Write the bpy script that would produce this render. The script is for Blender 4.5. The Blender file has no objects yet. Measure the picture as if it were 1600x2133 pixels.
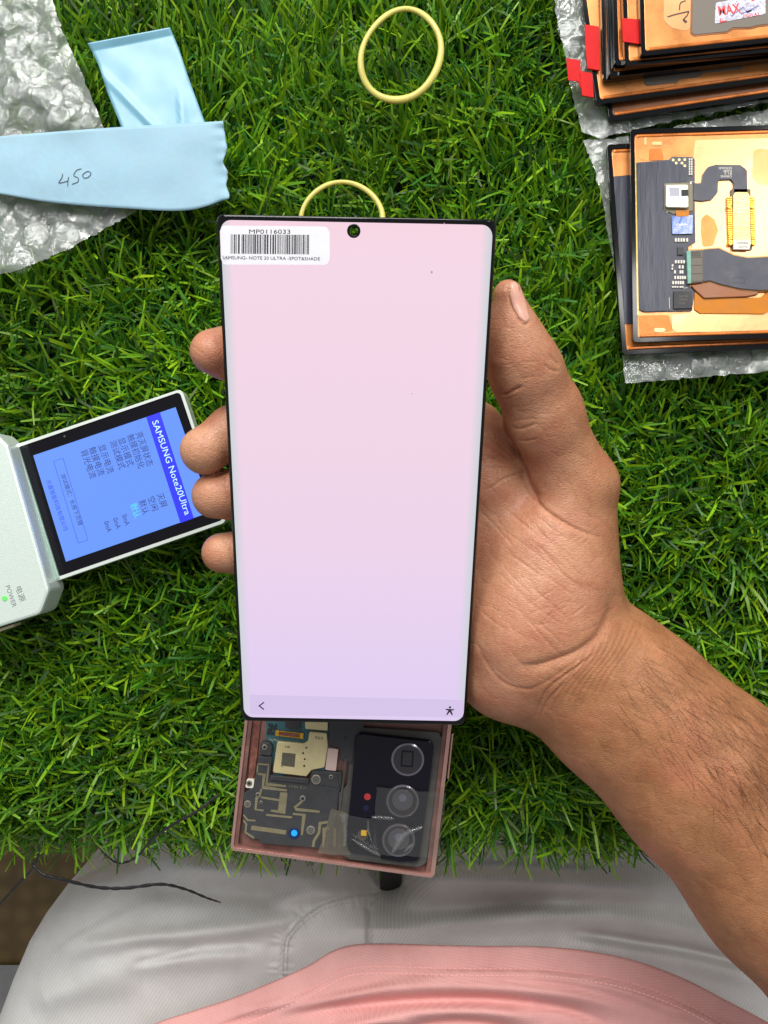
import bpy, bmesh, math, random
import numpy as np
from mathutils import Vector, Matrix, noise
from mathutils.bvhtree import BVHTree
from mathutils.geometry import tessellate_polygon

random.seed(7)
rng = np.random.default_rng(7)
scene = bpy.context.scene
COL = scene.collection

# ------------------------------------------------------------------ camera
H = 0.29                    # camera height above the turf tips (metres)
FPX = 1600.0                # focal length in photograph pixels (1600 x 2133)
CX, CY = 800.0, 1066.5
cam_d = bpy.data.cameras.new("camera")
cam = bpy.data.objects.new("camera", cam_d)
COL.objects.link(cam)
cam.location = (0, 0, H)
cam_d.sensor_fit = 'VERTICAL'
cam_d.sensor_height = 24.0
cam_d.lens = 24.0 * FPX / 2133.0
cam_d.clip_start = 0.005
cam_d.clip_end = 50
scene.camera = cam

# ------------------------------------------------------------------ light
world = bpy.data.worlds.new("World")
scene.world = world
world.use_nodes = True
bg = world.node_tree.nodes["Background"]
bg.inputs[0].default_value = (0.93, 0.97, 1.0, 1)
bg.inputs[1].default_value = 0.30


def area(name, loc, target, sx, sy, watts, color):
    d = bpy.data.lights.new(name, 'AREA')
    d.shape = 'RECTANGLE'
    d.size, d.size_y, d.energy, d.color = sx, sy, watts, color
    o = bpy.data.objects.new(name, d)
    COL.objects.link(o)
    o.location = loc
    o.rotation_euler = (Vector(target) - Vector(loc)).to_track_quat('-Z', 'Y').to_euler()
    return o


area("ceiling_lamp", (-0.10, 0.92, 0.74), (0.0, 0.04, 0.0), 0.90, 0.45, 14.5, (1.0, 0.985, 0.95))
area("tube_lamp", (-0.30, 0.58, 0.90), (-0.02, 0.06, 0.0), 0.60, 0.05, 4.5, (1.0, 1.0, 0.98))
area("copper_sheen_light", (0.54, 0.44, 0.92), (0.08, 0.03, 0.0), 0.12, 0.42, 2.5, (1.0, 0.98, 0.96))  # added light, placed to lay a sheen on the copper panels

scene.view_settings.view_transform = 'Standard'
scene.view_settings.look = 'None'
scene.view_settings.exposure = 0.10
scene.view_settings.gamma = 1.0
scene.render.engine = 'CYCLES'
scene.cycles.use_denoising = True
scene.cycles.max_bounces = 10
scene.cycles.transparent_max_bounces = 24
scene.cycles.sample_clamp_indirect = 4.0

# ------------------------------------------------------------------ helpers


def srgb(r, g, b):
    def f(c):
        c /= 255.0
        return c / 12.92 if c <= 0.04045 else ((c + 0.055) / 1.055) ** 2.4
    return (f(r), f(g), f(b), 1.0)


def P(px, py, z=0.0):
    d = H - z
    return Vector(((px - CX) / FPX * d, -(py - CY) / FPX * d, z))


class Frame:
    """a plane in space; at() is the point of the plane (raised by h) that a picture position belongs to"""

    def __init__(self, o, n):
        self.o, self.n = Vector(o), Vector(n).normalized()

    def at(self, px, py, h=0.0):
        d = Vector(((px - CX) / FPX, -(py - CY) / FPX, -1.0))
        c = Vector((0, 0, H))
        t = (h - self.n.dot(c - self.o)) / self.n.dot(d)
        return c + d * t


def level(z):
    return Frame((0, 0, z), (0, 0, 1))


ORG = {}


def root(name, loc, label, cat, group=None):
    o = bpy.data.objects.new(name, None)
    o.empty_display_size = 0.01
    COL.objects.link(o)
    o.location = loc
    ORG[o.name] = Vector(loc)
    tag(o, label, cat, group)
    return o


def tag(o, label=None, cat=None, group=None, kind=None):
    if label: o["label"] = label
    if cat: o["category"] = cat
    if group: o["group"] = group
    if kind: o["kind"] = kind
    return o


def mk(name, verts, faces, mat, parent=None, smooth=False, bevel=0.0, loc=None):
    me = bpy.data.meshes.new(name)
    org = ORG[parent.name] if parent is not None else Vector(loc if loc is not None else (0, 0, 0))
    if isinstance(verts, np.ndarray):
        v = verts - np.array(org)
        me.from_pydata(v.tolist(), [], faces)
    else:
        me.from_pydata([tuple(Vector(v) - org) for v in verts], [], faces)
    me.update()
    o = bpy.data.objects.new(name, me)
    COL.objects.link(o)
    if mat is not None:
        me.materials.append(mat)
    if parent is not None:
        o.parent = parent
        ORG[o.name] = org
    else:
        o.location = org
        ORG[o.name] = org
    if smooth:
        me.polygons.foreach_set("use_smooth", [True] * len(me.polygons))
    if bevel:
        m = o.modifiers.new("bevel", 'BEVEL')
        m.width = bevel
        m.segments = 2
        m.limit_method = 'ANGLE'
        m.angle_limit = math.radians(40)
    return o


def fillet(pts, r, n=5):
    """round the corners of a polygon of picture positions; r is one radius or one per corner"""
    out = []
    N = len(pts)
    for i in range(N):
        p0, p1, p2 = [Vector(pts[(i + k) % N]).to_2d() for k in (-1, 0, 1)]
        rr = r[i] if isinstance(r, (list, tuple)) else r
        a, b = p0 - p1, p2 - p1
        la, lb = a.length, b.length
        if rr <= 0 or la < 1e-6 or lb < 1e-6:
            out.append(tuple(p1)); continue
        a /= la; b /= lb
        ang = math.acos(max(-1, min(1, a.dot(b))))
        if ang > math.radians(172):
            out.append(tuple(p1)); continue
        t = min(rr / math.tan(ang / 2), la * 0.48, lb * 0.48)
        s, e = p1 + a * t, p1 + b * t
        for k in range(n + 1):
            u = k / n
            q = s * (1 - u) ** 2 + p1 * 2 * u * (1 - u) + e * u * u
            out.append(tuple(q))
    return out


def circ(cx, cy, r, n=24, sy=1.0, rot=0.0):
    return [(cx + r * math.cos(2 * math.pi * k / n + rot), cy + r * sy * math.sin(2 * math.pi * k / n + rot)) for k in range(n)]


def rect(cx, cy, w, h, deg=0.0):
    c, s = math.cos(math.radians(deg)), math.sin(math.radians(deg))
    return [(cx + x * c - y * s, cy + x * s + y * c) for x, y in ((-w / 2, -h / 2), (w / 2, -h / 2), (w / 2, h / 2), (-w / 2, h / 2))]


def prism_data(pts, fr, h0, h1, holes=()):
    top = [fr.at(x, y, h1) for x, y in pts]
    down = fr.n * (h1 - h0)
    if not holes:
        n = len(pts)
        verts = top + [v - down for v in top]
        area2 = sum(pts[i][0] * pts[(i + 1) % n][1] - pts[(i + 1) % n][0] * pts[i][1] for i in range(n))
        # picture y runs down: negative area there is counter-clockwise in space
        order = list(range(n)) if area2 < 0 else list(range(n - 1, -1, -1))
        faces = [tuple(order), tuple(n + i for i in reversed(order))]
        for k in range(n):
            a, b = order[k], order[(k + 1) % n]
            faces.append((a, n + a, n + b, b))
        return verts, faces
    loops = [top] + [[fr.at(x, y, h1) for x, y in hl] for hl in holes]
    flat = [v for lp in loops for v in lp]
    tris = tessellate_polygon([[v * 1000.0 for v in lp] for lp in loops])
    n = len(flat)
    verts = flat + [v - down for v in flat]
    faces = []
    for t in tris:
        a, b, c = [flat[i] for i in t]
        t = tuple(t)
        if (b - a).cross(c - a).dot(fr.n) < 0: t = (t[0], t[2], t[1])
        faces.append(t)
        faces.append(tuple(n + i for i in reversed(t)))
    base = 0
    for li, lp in enumerate(loops):
        m = len(lp)
        for k in range(m):
            a, b = base + k, base + (k + 1) % m
            faces.append((a, n + a, n + b, b))
        base += m
    return verts, faces


def plate(name, pts, fr, h0, h1, mat, parent=None, bevel=0.0, holes=(), loc=None, smooth=False):
    v, f = prism_data(pts, fr, h0, h1, holes)
    o = mk(name, v, f, mat, parent, smooth, bevel, loc)
    if holes or True:
        bm = bmesh.new(); bm.from_mesh(o.data)
        bmesh.ops.recalc_face_normals(bm, faces=bm.faces)
        bm.to_mesh(o.data); bm.free()
    return o


def multi(name, polys, fr, h0, h1, mat, parent=None, bevel=0.0):
    V, Fc = [], []
    for pts in polys:
        v, f = prism_data(pts, fr, h0, h1)
        b = len(V)
        V += v
        Fc += [tuple(b + i for i in q) for q in f]
    return mk(name, V, Fc, mat, parent, False, bevel)


def stroke_poly(pts, w):
    """outline of a line of width w through picture positions (w may be a list)"""
    L, R = [], []
    n = len(pts)
    for i in range(n):
        a = Vector(pts[max(0, i - 1)]); b = Vector(pts[min(n - 1, i + 1)])
        c = Vector(pts[i])
        d = (b - a)
        if d.length < 1e-9: continue
        d.normalize()
        nn = Vector((-d.y, d.x))
        k = 1.0
        if 0 < i < n - 1:
            e = (Vector(pts[i]) - Vector(pts[i - 1])).normalized()
            k = 1.0 / max(0.5, abs(e.dot(d)))
        ww = (w[i] if isinstance(w, (list, tuple)) else w) * 0.5 * k
        L.append(tuple(c + nn * ww)); R.append(tuple(c - nn * ww))
    return L + R[::-1]


def smooth_line(pts, n=8):
    """Catmull-Rom through points of any dimension"""
    pts = [np.array(p, float) for p in pts]
    P0 = [2 * pts[0] - pts[1]] + pts + [2 * pts[-1] - pts[-2]]
    out = []
    for i in range(1, len(P0) - 2):
        a, b, c, d = P0[i - 1:i + 3]
        for k in range(n):
            t = k / n
            out.append(0.5 * ((2 * b) + (-a + c) * t + (2 * a - 5 * b + 4 * c - d) * t * t + (-a + 3 * b - 3 * c + d) * t ** 3))
    out.append(pts[-1])
    return [tuple(p) for p in out]


def tube(name, path, radii, mat, parent=None, sides=8, closed=False, flat=1.0, loc=None):
    path = [Vector(p) for p in path]
    n = len(path)
    V, Fc = [], []
    for i in range(n):
        a = path[(i - 1) % n] if closed else path[max(0, i - 1)]
        b = path[(i + 1) % n] if closed else path[min(n - 1, i + 1)]
        d = (b - a).normalized()
        s = d.cross(Vector((0, 0, 1)))
        if s.length < 1e-4: s = Vector((1, 0, 0))
        s.normalize()
        u = s.cross(d).normalized()
        r = radii[i] if isinstance(radii, (list, tuple, np.ndarray)) else radii
        for k in range(sides):
            t = 2 * math.pi * k / sides
            V.append(path[i] + s * (math.cos(t) * r) + u * (math.sin(t) * r * flat))
    for i in range(n if closed else n - 1):
        j = (i + 1) % n
        for k in range(sides):
            l = (k + 1) % sides
            Fc.append((i * sides + k, i * sides + l, j * sides + l, j * sides + k))
    if not closed:
        Fc.append(tuple(range(sides - 1, -1, -1)))
        Fc.append(tuple((n - 1) * sides + k for k in range(sides)))
    return mk(name, V, Fc, mat, parent, True, 0, loc)


def text_poly(body, weight=0.0, shear=0.0):
    cu = bpy.data.curves.new("t", 'FONT')
    cu.body = body
    cu.size = 1.0
    cu.offset = weight
    cu.shear = shear
    cu.resolution_u = 3
    cu.fill_mode = 'FRONT'
    o = bpy.data.objects.new("t", cu)
    COL.objects.link(o)
    dg = bpy.context.evaluated_depsgraph_get()
    dg.update()
    me = bpy.data.meshes.new_from_object(o.evaluated_get(dg))
    v = [tuple(x.co) for x in me.vertices]
    f = [tuple(p.vertices) for p in me.polygons]
    bpy.data.objects.remove(o)
    bpy.data.curves.remove(cu)
    bpy.data.meshes.remove(me)
    return v, f


def lettering(name, items, fr, h, mat, parent):
    """items: (text, x, y, length or None, height, degrees clockwise, weight, mirror): printed flat on plane fr"""
    V, Fc = [], []
    for it in items:
        s, x0, y0, length, size, deg, wt = it[:7]
        mir = it[7] if len(it) > 7 else 1
        v, f = text_poly(s, wt)
        if not v: continue
        xs = [a[0] for a in v]
        w = max(xs) - min(xs)
        x_min = min(xs)
        sx = (length / w) if length else size
        c, sn = math.cos(math.radians(deg)), math.sin(math.radians(deg))
        b = len(V)
        for a in v:
            X, Y = (a[0] - x_min) * sx * mir, -a[1] * size
            V.append(fr.at(x0 + X * c - Y * sn, y0 + X * sn + Y * c, h))
        Fc += [tuple(b + i for i in q) for q in f]
    return mk(name, V, Fc, mat, parent)


# ------------------------------------------------------------------ materials
MATS = {}


def nodes_of(name):
    m = bpy.data.materials.new(name)
    m.use_nodes = True
    nt = m.node_tree
    return m, nt, nt.nodes["Principled BSDF"], nt.nodes["Material Output"]


def add(nt, kind, **kw):
    n = nt.nodes.new(kind)
    for k, v in kw.items():
        if k.startswith("i_"):
            key = k[2:]
            n.inputs[int(key) if key.isdigit() else key].default_value = v
        else:
            setattr(n, k, v)
    return n


def solid(name, col, rough=0.5, metal=0.0, bump=0.0, bscale=900.0, var=0.0, vscale=60.0, coat=0.0, emit=None, estr=0.0, sss=0.0, spec=0.5, aniso=None):
    m, nt, p, out = nodes_of(name)
    p.inputs["Base Color"].default_value = col
    p.inputs["Roughness"].default_value = rough
    p.inputs["Metallic"].default_value = metal
    p.inputs["Coat Weight"].default_value = coat
    p.inputs["Specular IOR Level"].default_value = spec
    if sss:
        p.inputs["Subsurface Weight"].default_value = sss
        p.inputs["Subsurface Radius"].default_value = (1.0, 0.7, 0.3)
        p.inputs["Subsurface Scale"].default_value = 0.002
    if emit:
        p.inputs["Emission Color"].default_value = emit
        p.inputs["Emission Strength"].default_value = estr
    tc = add(nt, "ShaderNodeTexCoord")
    vec = tc.outputs["Object"]
    if aniso:
        mp = add(nt, "ShaderNodeMapping")
        mp.inputs["Scale"].default_value = aniso
        nt.links.new(vec, mp.inputs[0])
        vec = mp.outputs[0]
    if var:
        nz = add(nt, "ShaderNodeTexNoise", i_Scale=vscale, i_Detail=5.0, i_Roughness=0.6)
        nt.links.new(vec, nz.inputs["Vector"])
        mr = add(nt, "ShaderNodeMapRange")
        mr.inputs[1].default_value, mr.inputs[2].default_value = 0.3, 0.7
        mr.inputs[3].default_value, mr.inputs[4].default_value = 1 - var, 1 + var
        nt.links.new(nz.outputs[0], mr.inputs[0])
        mx = add(nt, "ShaderNodeVectorMath", operation='SCALE')
        mx.inputs[0].default_value = col[:3]
        nt.links.new(mr.outputs[0], mx.inputs["Scale"])
        nt.links.new(mx.outputs[0], p.inputs["Base Color"])
        rr = add(nt, "ShaderNodeMapRange")
        rr.inputs[1].default_value, rr.inputs[2].default_value = 0.3, 0.7
        rr.inputs[3].default_value, rr.inputs[4].default_value = max(0.03, rough * 0.8), min(1, rough * 1.25)
        nt.links.new(nz.outputs[0], rr.inputs[0])
        nt.links.new(rr.outputs[0], p.inputs["Roughness"])
    if bump:
        nb = add(nt, "ShaderNodeTexNoise", i_Scale=bscale, i_Detail=3.0)
        nt.links.new(vec, nb.inputs["Vector"])
        bp = add(nt, "ShaderNodeBump", i_Strength=bump, i_Distance=0.001)
        nt.links.new(nb.outputs[0], bp.inputs["Height"])
        nt.links.new(bp.outputs[0], p.inputs["Normal"])
    MATS[name] = m
    return m


def film(name, tint, haze, gloss_r=0.1, refl=1.5, bump=0.6, bscale=220.0, hazecol=(0.9, 0.92, 0.92, 1)):
    """thin clear plastic: see-through with a milky share and a Fresnel gloss"""
    m, nt, p, out = nodes_of(name)
    nt.nodes.remove(p)
    tc = add(nt, "ShaderNodeTexCoord")
    nb = add(nt, "ShaderNodeTexNoise", i_Scale=bscale, i_Detail=4.0, i_Distortion=0.8)
    nt.links.new(tc.outputs["Object"], nb.inputs["Vector"])
    bp = add(nt, "ShaderNodeBump", i_Strength=bump, i_Distance=0.0015)
    nt.links.new(nb.outputs[0], bp.inputs["Height"])
    tr = add(nt, "ShaderNodeBsdfTransparent", i_Color=tint)
    di = add(nt, "ShaderNodeBsdfDiffuse", i_Color=hazecol)
    tl = add(nt, "ShaderNodeBsdfTranslucent", i_Color=hazecol)
    gl = add(nt, "ShaderNodeBsdfGlossy", i_Roughness=gloss_r)
    nt.links.new(bp.outputs[0], gl.inputs["Normal"])
    nt.links.new(bp.outputs[0], di.inputs["Normal"])
    m0 = add(nt, "ShaderNodeMixShader"); m0.inputs[0].default_value = 0.4
    nt.links.new(di.outputs[0], m0.inputs[1]); nt.links.new(tl.outputs[0], m0.inputs[2])
    m1 = add(nt, "ShaderNodeMixShader"); m1.inputs[0].default_value = haze
    nt.links.new(tr.outputs[0], m1.inputs[1]); nt.links.new(m0.outputs[0], m1.inputs[2])
    lw = add(nt, "ShaderNodeLayerWeight", i_Blend=0.5)
    nt.links.new(bp.outputs[0], lw.inputs["Normal"])
    p5 = add(nt, "ShaderNodeMath", operation='POWER'); p5.inputs[1].default_value = 4.0
    nt.links.new(lw.outputs["Facing"], p5.inputs[0])
    fr = add(nt, "ShaderNodeMath", operation='MULTIPLY_ADD'); fr.inputs[1].default_value = 0.8; fr.inputs[2].default_value = 0.05
    nt.links.new(p5.outputs[0], fr.inputs[0])
    mu = add(nt, "ShaderNodeMath", operation='MULTIPLY', use_clamp=True); mu.inputs[1].default_value = refl
    nt.links.new(fr.outputs[0], mu.inputs[0])
    m2 = add(nt, "ShaderNodeMixShader")
    nt.links.new(mu.outputs[0], m2.inputs[0]); nt.links.new(m1.outputs[0], m2.inputs[1]); nt.links.new(gl.outputs[0], m2.inputs[2])
    nt.links.new(m2.outputs[0], out.inputs[0])
    return m


def grass_material():
    m, nt, p, out = nodes_of("turf_fibre")
    at = add(nt, "ShaderNodeAttribute", attribute_name="tone")
    tl = add(nt, "ShaderNodeBsdfTranslucent")
    p.inputs["Roughness"].default_value = 0.42
    p.inputs["Specular IOR Level"].default_value = 0.45
    nt.links.new(at.outputs["Color"], p.inputs["Base Color"])
    nt.links.new(at.outputs["Color"], tl.inputs["Color"])
    mx = add(nt, "ShaderNodeMixShader"); mx.inputs[0].default_value = 0.22
    nt.links.new(p.outputs[0], mx.inputs[1]); nt.links.new(tl.outputs[0], mx.inputs[2])
    nt.links.new(mx.outputs[0], out.inputs[0])
    return m


def skin_material():
    m, nt, p, out = nodes_of("skin")
    tc = add(nt, "ShaderNodeTexCoord")
    at = add(nt, "ShaderNodeAttribute", attribute_name="palm")
    n1 = add(nt, "ShaderNodeTexNoise", i_Scale=75.0, i_Detail=6.0, i_Roughness=0.62)
    n2 = add(nt, "ShaderNodeTexNoise", i_Scale=900.0, i_Detail=3.0)
    for n in (n1, n2): nt.links.new(tc.outputs["Object"], n.inputs["Vector"])
    arm = add(nt, "ShaderNodeMix", data_type='RGBA')
    arm.inputs["A"].default_value = srgb(146, 95, 61)
    arm.inputs["B"].default_value = srgb(175, 121, 83)
    pal = add(nt, "ShaderNodeMix", data_type='RGBA')
    pal.inputs["A"].default_value = srgb(174, 112, 84)
    pal.inputs["B"].default_value = srgb(199, 147, 114)
    mr = add(nt, "ShaderNodeMapRange")
    mr.inputs[1].default_value, mr.inputs[2].default_value = 0.33, 0.67
    nt.links.new(n1.outputs[0], mr.inputs[0])
    for q in (arm, pal): nt.links.new(mr.outputs[0], q.inputs["Factor"])
    mx = add(nt, "ShaderNodeMix", data_type='RGBA')
    nt.links.new(at.outputs["Fac"], mx.inputs["Factor"])
    nt.links.new(arm.outputs["Result"], mx.inputs["A"]); nt.links.new(pal.outputs["Result"], mx.inputs["B"])
    n3 = add(nt, "ShaderNodeTexNoise", i_Scale=38.0, i_Detail=5.0, i_Roughness=0.7)
    nt.links.new(tc.outputs["Object"], n3.inputs["Vector"])
    m3 = add(nt, "ShaderNodeMapRange"); m3.inputs[1].default_value, m3.inputs[2].default_value = 0.48, 0.72
    m3.inputs[4].default_value = 0.38
    nt.links.new(n3.outputs[0], m3.inputs[0])
    bl = add(nt, "ShaderNodeMix", data_type='RGBA')
    bl.inputs["B"].default_value = srgb(186, 98, 78)
    nt.links.new(m3.outputs[0], bl.inputs["Factor"]); nt.links.new(mx.outputs["Result"], bl.inputs["A"])
    mx = bl
    sp = add(nt, "ShaderNodeMix", data_type='RGBA', blend_type='MULTIPLY')
    sp.inputs["Factor"].default_value = 0.22
    nt.links.new(mx.outputs["Result"], sp.inputs["A"])
    cr = add(nt, "ShaderNodeMapRange")
    cr.inputs[1].default_value, cr.inputs[2].default_value = 0.35, 0.6
    cr.inputs[3].default_value, cr.inputs[4].default_value = 0.55, 1.05
    nt.links.new(n2.outputs[0], cr.inputs[0])
    nt.links.new(cr.outputs[0], sp.inputs["B"])
    nt.links.new(sp.outputs["Result"], p.inputs["Base Color"])
    p.inputs["Roughness"].default_value = 0.44
    p.inputs["Specular IOR Level"].default_value = 0.4
    p.inputs["Subsurface Weight"].default_value = 0.07
    p.inputs["Subsurface Radius"].default_value = (1.0, 0.4, 0.2)
    p.inputs["Subsurface Scale"].default_value = 0.003
    # fine relief: cells of the skin, stretched along the creases
    vo = add(nt, "ShaderNodeTexVoronoi", feature='DISTANCE_TO_EDGE', i_Scale=1150.0)
    mp = add(nt, "ShaderNodeMapping")
    mp.inputs["Rotation"].default_value = (0, 0, math.radians(40))
    mp.inputs["Scale"].default_value = (0.55, 1.25, 1.0)
    nw = add(nt, "ShaderNodeTexNoise", i_Scale=160.0, i_Detail=2.0)
    nt.links.new(tc.outputs["Object"], nw.inputs["Vector"])
    sc = add(nt, "ShaderNodeVectorMath", operation='SCALE'); sc.inputs["Scale"].default_value = 0.004
    nt.links.new(nw.outputs["Color"], sc.inputs[0])
    ad = add(nt, "ShaderNodeVectorMath", operation='ADD')
    nt.links.new(tc.outputs["Object"], ad.inputs[0]); nt.links.new(sc.outputs[0], ad.inputs[1])
    nt.links.new(ad.outputs[0], mp.inputs[0]); nt.links.new(mp.outputs[0], vo.inputs["Vector"])
    b1 = add(nt, "ShaderNodeBump", i_Strength=0.5, i_Distance=0.0004)
    nt.links.new(vo.outputs["Distance"], b1.inputs["Height"])
    # long shallow furrows
    wv = add(nt, "ShaderNodeTexWave", wave_type='BANDS', bands_direction='X', i_Scale=42.0, i_Distortion=9.0, i_Detail=3.0)
    wv.inputs["Detail Scale"].default_value = 1.6
    mp2 = add(nt, "ShaderNodeMapping"); mp2.inputs["Rotation"].default_value = (0, 0, math.radians(-52))
    nt.links.new(tc.outputs["Object"], mp2.inputs[0]); nt.links.new(mp2.outputs[0], wv.inputs["Vector"])
    pw = add(nt, "ShaderNodeMath", operation='POWER'); pw.inputs[1].default_value = 0.25
    nt.links.new(wv.outputs["Fac"], pw.inputs[0])
    b2 = add(nt, "ShaderNodeBump", i_Strength=0.22, i_Distance=0.0006)
    nt.links.new(pw.outputs[0], b2.inputs["Height"]); nt.links.new(b1.outputs[0], b2.inputs["Normal"])
    nt.links.new(b2.outputs[0], p.inputs["Normal"])
    return m


def cloth(name, c1, c2, twill, scale, deg, strength, weave_mix=0.5, rough=0.85):
    """woven cloth: a diagonal twill (or fine rib) as relief and a slight thread colour"""
    m, nt, p, out = nodes_of(name)
    tc = add(nt, "ShaderNodeTexCoord")
    mp = add(nt, "ShaderNodeMapping"); mp.inputs["Rotation"].default_value = (0, 0, math.radians(deg))
    nt.links.new(tc.outputs["Object"], mp.inputs[0])
    wv = add(nt, "ShaderNodeTexWave", wave_type='BANDS', bands_direction='X', i_Scale=scale, i_Distortion=0.6, i_Detail=1.0)
    nt.links.new(mp.outputs[0], wv.inputs["Vector"])
    mp2 = add(nt, "ShaderNodeMapping"); mp2.inputs["Rotation"].default_value = (0, 0, math.radians(deg + 90))
    nt.links.new(tc.outputs["Object"], mp2.inputs[0])
    w2 = add(nt, "ShaderNodeTexWave", wave_type='BANDS', bands_direction='X', i_Scale=scale * 1.2, i_Distortion=0.8, i_Detail=1.0)
    nt.links.new(mp2.outputs[0], w2.inputs["Vector"])
    mm = add(nt, "ShaderNodeMix"); mm.inputs["Factor"].default_value = weave_mix
    nt.links.new(wv.outputs["Fac"], mm.inputs["A"]); nt.links.new(w2.outputs["Fac"], mm.inputs["B"])
    nz = add(nt, "ShaderNodeTexNoise", i_Scale=30.0, i_Detail=6.0, i_Roughness=0.7)
    nt.links.new(tc.outputs["Object"], nz.inputs["Vector"])
    a = add(nt, "ShaderNodeMath", operation='MULTIPLY_ADD'); a.inputs[1].default_value = 0.30
    nt.links.new(mm.outputs["Result"], a.inputs[0]); nt.links.new(nz.outputs[0], a.inputs[2])
    mr = add(nt, "ShaderNodeMapRange"); mr.inputs[1].default_value, mr.inputs[2].default_value = 0.3, 1.0
    nt.links.new(a.outputs[0], mr.inputs[0])
    mx = add(nt, "ShaderNodeMix", data_type='RGBA')
    mx.inputs["A"].default_value, mx.inputs["B"].default_value = c1, c2
    nt.links.new(mr.outputs[0], mx.inputs["Factor"])
    nt.links.new(mx.outputs["Result"], p.inputs["Base Color"])
    bp = add(nt, "ShaderNodeBump", i_Strength=strength, i_Distance=0.0004)
    nt.links.new(mm.outputs["Result"], bp.inputs["Height"]); nt.links.new(bp.outputs[0], p.inputs["Normal"])
    p.inputs["Roughness"].default_value = rough
    p.inputs["Specular IOR Level"].default_value = 0.08
    return m


def lit_screen(name, ramp, strength, y0, y1, edge=None, half=0.0377):
    """a display that gives off light: colours of its picture run down its length"""
    m, nt, p, out = nodes_of(name)
    p.inputs["Base Color"].default_value = (0.01, 0.01, 0.012, 1)
    p.inputs["Roughness"].default_value = 0.12
    at = add(nt, "ShaderNodeAttribute", attribute_name="uvw")
    sp = add(nt, "ShaderNodeSeparateXYZ")
    nt.links.new(at.outputs["Vector"], sp.inputs[0])
    rp = add(nt, "ShaderNodeValToRGB")
    cr = rp.color_ramp
    for i, (pos, c) in enumerate(ramp):
        e = cr.elements[i] if i < 2 else cr.elements.new(pos)
        e.position = pos
        e.color = c
    nt.links.new(sp.outputs["Y"], rp.inputs[0])
    res = rp.outputs[0]
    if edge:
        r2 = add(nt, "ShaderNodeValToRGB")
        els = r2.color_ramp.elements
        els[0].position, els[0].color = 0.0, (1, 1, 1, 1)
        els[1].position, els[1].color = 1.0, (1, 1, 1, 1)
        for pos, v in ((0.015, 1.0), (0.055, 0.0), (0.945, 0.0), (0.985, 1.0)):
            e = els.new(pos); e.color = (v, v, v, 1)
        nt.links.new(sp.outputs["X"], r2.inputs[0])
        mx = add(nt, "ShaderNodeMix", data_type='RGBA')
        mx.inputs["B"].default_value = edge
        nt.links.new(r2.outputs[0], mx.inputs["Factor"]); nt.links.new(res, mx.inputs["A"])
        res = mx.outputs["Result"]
    nt.links.new(res, p.inputs["Emission Color"])
    p.inputs["Emission Strength"].default_value = strength
    return m


M_grass = grass_material()
M_backing = solid("turf_backing", (0.012, 0.03, 0.012, 1), 0.9)
M_skin = skin_material()
M_nail = solid("nail", srgb(214, 160, 140), 0.30, sss=0.2, coat=0.1, var=0.06, vscale=300)
M_hair = solid("arm_hair", srgb(52, 30, 20), 0.5)
M_trouser = cloth("trouser_twill", srgb(212, 209, 205), srgb(242, 240, 237), True, 200.0, 32, 0.18, 0.1)
M_shirt = cloth("shirt_jersey", srgb(208, 146, 143), srgb(234, 178, 172), False, 300.0, 8, 0.3, 0.5)
M_thread_pink = solid("pink_thread", srgb(242, 188, 182), 0.8)
M_thread_grey = solid("grey_thread", srgb(200, 198, 192), 0.8)
M_black = solid("black_gloss", (0.003, 0.003, 0.004, 1), 0.10, spec=0.35)
M_blackm = solid("black_matte", (0.012, 0.012, 0.014, 1), 0.5)
M_ink = solid("ink", (0.012, 0.012, 0.03, 1), 0.6)
M_grey_ink = solid("grey_print", srgb(70, 68, 74), 0.6)
M_dark_ink = solid("screen_print", srgb(52, 44, 66), 0.5)
M_speck = solid("dust", srgb(150, 112, 126), 0.6, emit=srgb(170, 130, 146), estr=0.5)
M_sticker = solid("sticker_paper", srgb(244, 242, 247), 0.5, var=0.02, vscale=300)
M_copper = solid("copper_film", srgb(216, 140, 76), 0.30, 0.45, var=0.2, vscale=70, bump=0.05, bscale=300, coat=0.15)
M_copper_pale = solid("pale_copper_film", srgb(236, 176, 120), 0.28, 0.4, var=0.12, vscale=45, bump=0.04, bscale=220, coat=0.15)
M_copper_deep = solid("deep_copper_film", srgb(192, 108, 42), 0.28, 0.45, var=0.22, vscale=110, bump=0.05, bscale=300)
M_copper_brown = solid("brown_copper_film", srgb(140, 86, 50), 0.35, 0.2, var=0.25, vscale=90)
M_graphite = solid("graphite_pad", srgb(112, 104, 94), 0.55, 0.1, var=0.06, vscale=900)
M_red = solid("red_tab", srgb(198, 4, 6), 0.4, var=0.06, vscale=200, spec=0.2)
M_slate = solid("slate_flex", srgb(74, 74, 84), 0.42, var=0.08, vscale=150)
M_foil = solid("dark_foil", srgb(52, 54, 66), 0.30, 0.15, var=0.3, vscale=60, bump=0.18, bscale=160, aniso=(2.2, 0.35, 1))
M_silver = solid("nickel_can", srgb(206, 200, 182), 0.28, 0.55, var=0.08, vscale=200)
M_white = solid("white_part", srgb(226, 220, 208), 0.4)
M_gold = solid("gold_contact", srgb(222, 168, 52), 0.25, 0.6, var=0.1, vscale=400)
M_yellow_label = solid("yellow_tab", srgb(206, 178, 74), 0.22, 0.1, coat=0.3, bump=0.3, bscale=260, aniso=(0.25, 1.6, 1))
M_bluetape = solid("blue_film", srgb(86, 116, 196), 0.2, coat=0.4, var=0.15, vscale=250, bump=0.3, bscale=300)
M_teal = solid("teal_strip", srgb(120, 168, 152), 0.5, var=0.2, vscale=500)
M_amber = solid("amber_flex", srgb(196, 118, 10), 0.35, spec=0.25, var=0.12, vscale=150)
M_orange_edge = solid("orange_edge", srgb(214, 150, 64), 0.3)
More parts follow.
